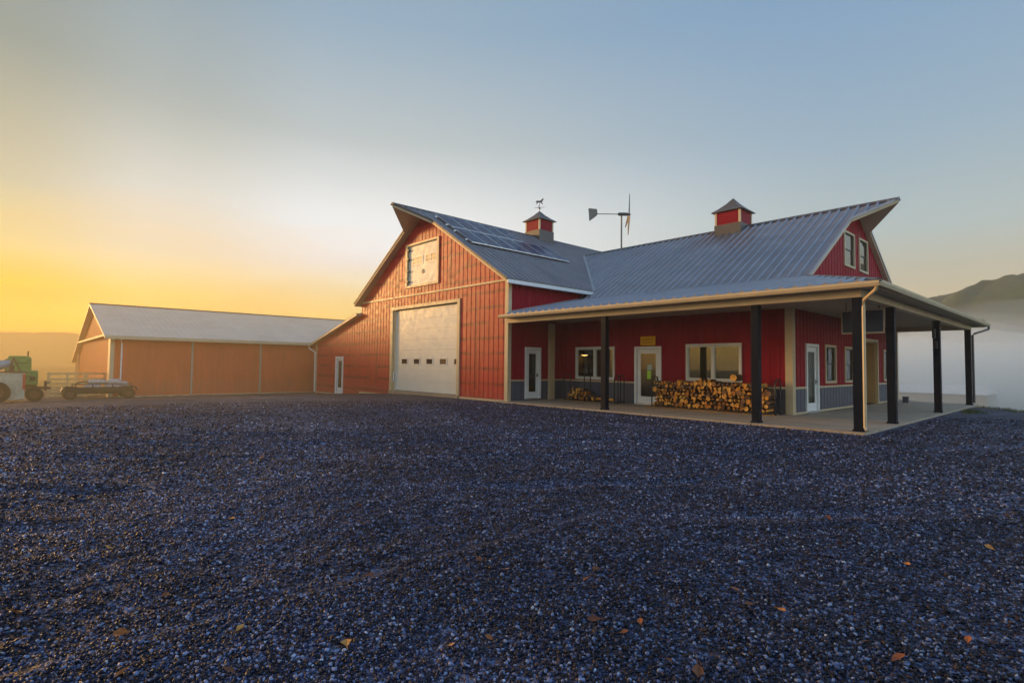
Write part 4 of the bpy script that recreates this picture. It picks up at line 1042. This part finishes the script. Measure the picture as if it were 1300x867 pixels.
# ------------------------------------------------------------------ hills
def hill_mat():
    m, nt, b = newmat('wooded_hill'); geo = nt.nodes.new('ShaderNodeNewGeometry')
    n = noisetex(nt, .12, 6, .7, vec=geo.outputs['Position']); n2 = noisetex(nt, .02, 4, .6, vec=geo.outputs['Position'])
    c = mixrgb(nt, ramp(nt, n, [(.35,0),(.65,1)]), (.010,.030,.018), (.045,.08,.035)); c = mixrgb(nt, ramp(nt, n2, [(.45,0),(.62,.6)]), c, (.10,.085,.03))
    nt.links.new(c, b.inputs['Base Color']); b.inputs['Roughness'].default_value = .9; return m
HM = hill_mat()
def hill(name, pts, heights, back, step, zbase=-4, rough=.10):
    """ridge along polyline pts with given heights; slope falls to both sides; crown bumps"""
    L = [0]
    for a, b_ in zip(pts[:-1], pts[1:]): L.append(L[-1]+math.dist(a, b_))
    nu = int(L[-1]/step); nv = int(2*back/step); V = []; F = []
    P = np.array(pts)
    for i in range(nu+1):
        l = L[-1]*i/nu; cx = np.interp(l, L, P[:,0]); cy = np.interp(l, L, P[:,1]); h = np.interp(l, L, heights)
        l2 = min(L[-1], l+1); dx = np.interp(l2, L, P[:,0])-np.interp(l2-1, L, P[:,0]); dy = np.interp(l2, L, P[:,1])-np.interp(l2-1, L, P[:,1])
        for j in range(nv+1):
            s_ = (j/nv*2-1); x = cx - dy*s_*back; y = cy + dx*s_*back
            f = (math.cos(s_*PI)+1)/2; z = zbase + (h-zbase)*f
            p = Vector((x*.02, y*.02, 0)); z += f*(noise.noise(p)*rough*h)
            q = noise.voronoi(Vector((x*.13, y*.13, 0)))[0][0]; z += (2.6 - 4.2*q)*min(1, f*3+.1) + noise.noise(Vector((x*.35,y*.35,1)))*1.3
            V.append((x, y, z))
    for i in range(nu):
        for j in range(nv):
            a = i*(nv+1)+j; F.append((a, a+1, a+nv+2, a+nv+1))
    me = bpy.data.meshes.new(name); me.from_pydata(V, [], F); me.materials.append(HM); me.polygons.foreach_set('use_smooth', [True]*len(F))
    o = bpy.data.objects.new(name, me); COL.objects.link(o); tag(o, kind='structure'); return o
def polar(az, r): # az degrees clockwise from +Y
    return (CAM.x+r*math.sin(rad(az)), CAM.y+r*math.cos(rad(az)))
# to the right of the porch, rising to the right
hr = [(-24,235,17),(-17,240,22),(-11,240,26),(-8.9,240,28),(-6.5,240,30.5),(-4.3,240,32.5),(-2,240,35),(5,240,39),(14,240,42),(30,240,42)]
hill('wooded_hill', [polar(a, r) for a, r, h in hr], [h for a, r, h in hr], 75, 1.9)
# far low rise on the sunrise side
hl = [(-112,420,16),(-100,420,17),(-91,420,17),(-84,420,17),(-70,420,17),(-55,420,16),(-40,420,14),(-24,420,12)]
hill('far_hill', [polar(a, r) for a, r, h in hl], [h for a, r, h in hl], 60, 9, rough=.0)

# a long low shed half lost in the fog behind the porch
FS = thing('far_shed', 'faint long low shed in the fog beyond the end porch', 'shed', (0,0,0))
mb = MB(); wall_sheet(mb, lambda u,z,d:(u,58-d,z), -12, 8.9, -4.5, -.95, sp=.6); wall_sheet(mb, lambda u,z,d:(8.9+d,u,z), 58, 66, -4.5, -.95, sp=.6); mb.build('wall', SOFFIT, FS)
mb = MB(); mb.hexa([(-12.3,57.7,-1.0),(9.1,57.7,-1.0),(9.1,66,-1.0),(-12.3,66,-1.0)], [(-12.3,61.5,-.15),(8.6,61.5,-.15),(8.6,62,-.15),(-12.3,62,-.15)]); mb.build('roof', ROOFL, FS)

# ------------------------------------------------------------------ haze and fog
HAZE_D, FOG_D = .0010, .05
def vol(name, x0, x1, y0, y1, z0, z1, dens, col, g):
    m = bpy.data.materials.new(name); m.use_nodes = True; nt = m.node_tree; nt.nodes.remove(nt.nodes['Principled BSDF'])
    v = nt.nodes.new('ShaderNodeVolumePrincipled'); v.inputs['Color'].default_value = (*col,1); v.inputs['Density'].default_value = dens; v.inputs['Anisotropy'].default_value = g
    nt.links.new(v.outputs[0], nt.nodes['Material Output'].inputs['Volume'])
    return m
mb = MB(); mb.box(-620,450,-450,640,-9,47); o = mb.build('haze', vol('haze_air', 0,0,0,0,0,0, HAZE_D, (.985,.93,.76), .2)); tag(o, 'thin morning haze filling the valley air', 'haze', kind='stuff')
def fog_bank(name, cx, cy, rx, ry, z0, h, dens, label, col=(.985,.985,.985)):
    nu, nv = 48, 14; V = []; F = []
    for j in range(nv+1):
        ph = PI/2*j/nv
        for i in range(nu):
            th = 2*PI*i/nu; k = math.cos(ph)**.8
            q = Vector((math.cos(th)*k*2, math.sin(th)*k*2, math.sin(ph)*1.2+cx*.01)); m_ = 1+.22*noise.noise(q*1.3)
            V.append((cx+rx*k*math.cos(th)*m_, cy+ry*k*math.sin(th)*m_, z0+h*math.sin(ph)*(1+.35*noise.noise(q*2.1))))
    for j in range(nv):
        for i in range(nu): F.append((j*nu+i, j*nu+(i+1)%nu, (j+1)*nu+(i+1)%nu, (j+1)*nu+i))
    F.append(tuple(reversed(range(nu))))
    me = bpy.data.meshes.new(name); me.from_pydata(V, [], F); me.materials.append(vol(name+'_air', 0,0,0,0,0,0, dens, col, .3))
    o = bpy.data.objects.new(name, me); COL.objects.link(o); tag(o, label, 'fog', kind='stuff'); return o
fog_bank('fog_bank', -6, 110, 88, 76, -8.5, 14.5, FOG_D, 'grey fog bank lying in the valley beyond the porch', (.90,.95,.95))
fog_bank('fog_veil', -2, 135, 105, 80, -8.5, 19.5, .010, 'thin upper veil of mist rising over the valley fog', (.90,.95,.95))

fog_bank('ground_mist', -44, 6, 42, 62, -3.5, 17, .0105, 'thin golden ground mist round the long low shed', (.99,.77,.30))  # sunrise glow is put into the golden colour of this mist and the next
fog_bank('distant_mist', -320, 20, 150, 260, -6, 21, .005, 'golden mist in front of the far rise on the sunrise side', (.99,.80,.38))

# ------------------------------------------------------------------ sky, sun
SUN_AZ = rad(-112)       # clockwise from +Y: just out of frame at the left
SUN_EL = rad(8)
sd = Vector((math.sin(SUN_AZ)*math.cos(SUN_EL), math.cos(SUN_AZ)*math.cos(SUN_EL), math.sin(SUN_EL)))
W = bpy.data.worlds.new('World'); S.world = W; W.use_nodes = True; nt = W.node_tree
bg = nt.nodes['Background']
tc = nt.nodes.new('ShaderNodeTexCoord'); sep = nt.nodes.new('ShaderNodeSeparateXYZ'); nt.links.new(tc.outputs['Generated'], sep.inputs[0])
el = math_n(nt, 'MULTIPLY', math_n(nt, 'ARCSINE', sep.outputs[2]), 2/PI)     # 0 horizon .. 1 zenith
def lin(r, g, b, k=1.0): return tuple(k*((c/255/12.92) if c/255 <= .04045 else ((c/255+.055)/1.055)**2.4) for c in (r, g, b))
D90 = 1/90
sunr = ramp(nt, el, [(0, lin(255,150,20)), (2.2*D90, lin(255,160,0,1.0)), (3.6*D90, lin(255,185,0,1.0)), (6*D90, lin(255,216,20,1.0)), (9*D90, lin(236,224,158,1.0)), (14*D90, lin(216,206,172,.88)), (24*D90, lin(160,170,162,.82)), (45*D90, lin(110,145,170,.85))])
midr = ramp(nt, el, [(0, lin(240,205,130)), (3*D90, lin(250,238,110,1.15)), (6*D90, lin(246,242,180,1.12)), (10*D90, lin(238,242,246,1.03)), (15*D90, lin(228,232,234,1.03)), (22*D90, lin(180,192,196)), (32*D90, lin(140,168,190)), (60*D90, lin(100,135,170))])
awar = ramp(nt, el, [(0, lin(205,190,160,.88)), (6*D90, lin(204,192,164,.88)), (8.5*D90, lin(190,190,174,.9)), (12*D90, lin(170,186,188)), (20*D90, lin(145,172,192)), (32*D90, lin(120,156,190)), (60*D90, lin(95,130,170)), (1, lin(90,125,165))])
# horizontal angle from the sun
hl_ = math_n(nt, 'SQRT', math_n(nt, 'ADD', math_n(nt, 'MULTIPLY', sep.outputs[0], sep.outputs[0]), math_n(nt, 'MULTIPLY', sep.outputs[1], sep.outputs[1])))
dt = math_n(nt, 'ADD', math_n(nt, 'MULTIPLY', sep.outputs[0], sd.x), math_n(nt, 'MULTIPLY', sep.outputs[1], sd.y))
hd_ = math.hypot(sd.x, sd.y)
az = math_n(nt, 'DIVIDE', math_n(nt, 'ARCCOSINE', math_n(nt, 'DIVIDE', dt, math_n(nt, 'MULTIPLY', hl_, hd_), )), PI)   # 0..1
f1 = ramp(nt, az, [(0, 0), (20/180, .03), (31/180, .55), (46/180, 1)], 'EASE')
f2 = ramp(nt, az, [(50/180, 0), (100/180, 1)], 'EASE')
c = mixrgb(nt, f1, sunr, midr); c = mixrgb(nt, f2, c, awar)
sky = nt.nodes.new('ShaderNodeTexSky'); sky.sky_type = 'NISHITA'; sky.sun_disc = False; sky.sun_elevation = SUN_EL; sky.sun_rotation = SUN_AZ
sky.air_density = 1.2; sky.dust_density = 3; sky.altitude = 200
gl_e = ramp(nt, el, [(0, .35), (2.2*D90, 1), (3.6*D90, .9), (5.5*D90, .36), (7.5*D90, .08), (10*D90, 0)], 'EASE')
gl_a = ramp(nt, az, [(0, 1), (24/180, 1), (40/180, .4), (65/180, .08), (80/180, 0)], 'EASE')
gl = mixrgb(nt, 1.0, math_n(nt, 'MULTIPLY', gl_e, gl_a), (2.1,.66,0.0), 'MULTIPLY')
c = mixrgb(nt, 1.0, c, gl, 'ADD')
f3 = ramp(nt, az, [(112/180, .385), (152/180, 1)], 'EASE')  # brightens the unseen sky behind the camera as added fill light
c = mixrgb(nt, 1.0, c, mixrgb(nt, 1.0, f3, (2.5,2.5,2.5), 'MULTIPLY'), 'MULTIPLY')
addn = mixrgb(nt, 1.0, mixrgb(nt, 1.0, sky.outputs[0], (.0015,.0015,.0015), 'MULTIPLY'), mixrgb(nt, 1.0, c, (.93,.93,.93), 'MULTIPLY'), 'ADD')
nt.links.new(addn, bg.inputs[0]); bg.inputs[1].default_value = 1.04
sl = bpy.data.lights.new('sun', 'SUN'); sl.energy = 5.0; sl.angle = rad(10); sl.color = (1,.54,.19)
so = bpy.data.objects.new('sun', sl); COL.objects.link(so); so.rotation_euler = sd.to_track_quat('Z', 'Y').to_euler()

# ------------------------------------------------------------------ render settings
S.view_settings.view_transform = 'Standard'; S.view_settings.look = 'None'; S.view_settings.exposure = .2; S.view_settings.gamma = 1
S.cycles.use_denoising = True; S.cycles.max_bounces = 6; S.cycles.diffuse_bounces = 3; S.cycles.glossy_bounces = 3; S.cycles.transparent_max_bounces = 12
S.cycles.volume_bounces = 3; S.cycles.use_adaptive_sampling = True; S.cycles.adaptive_threshold = .02
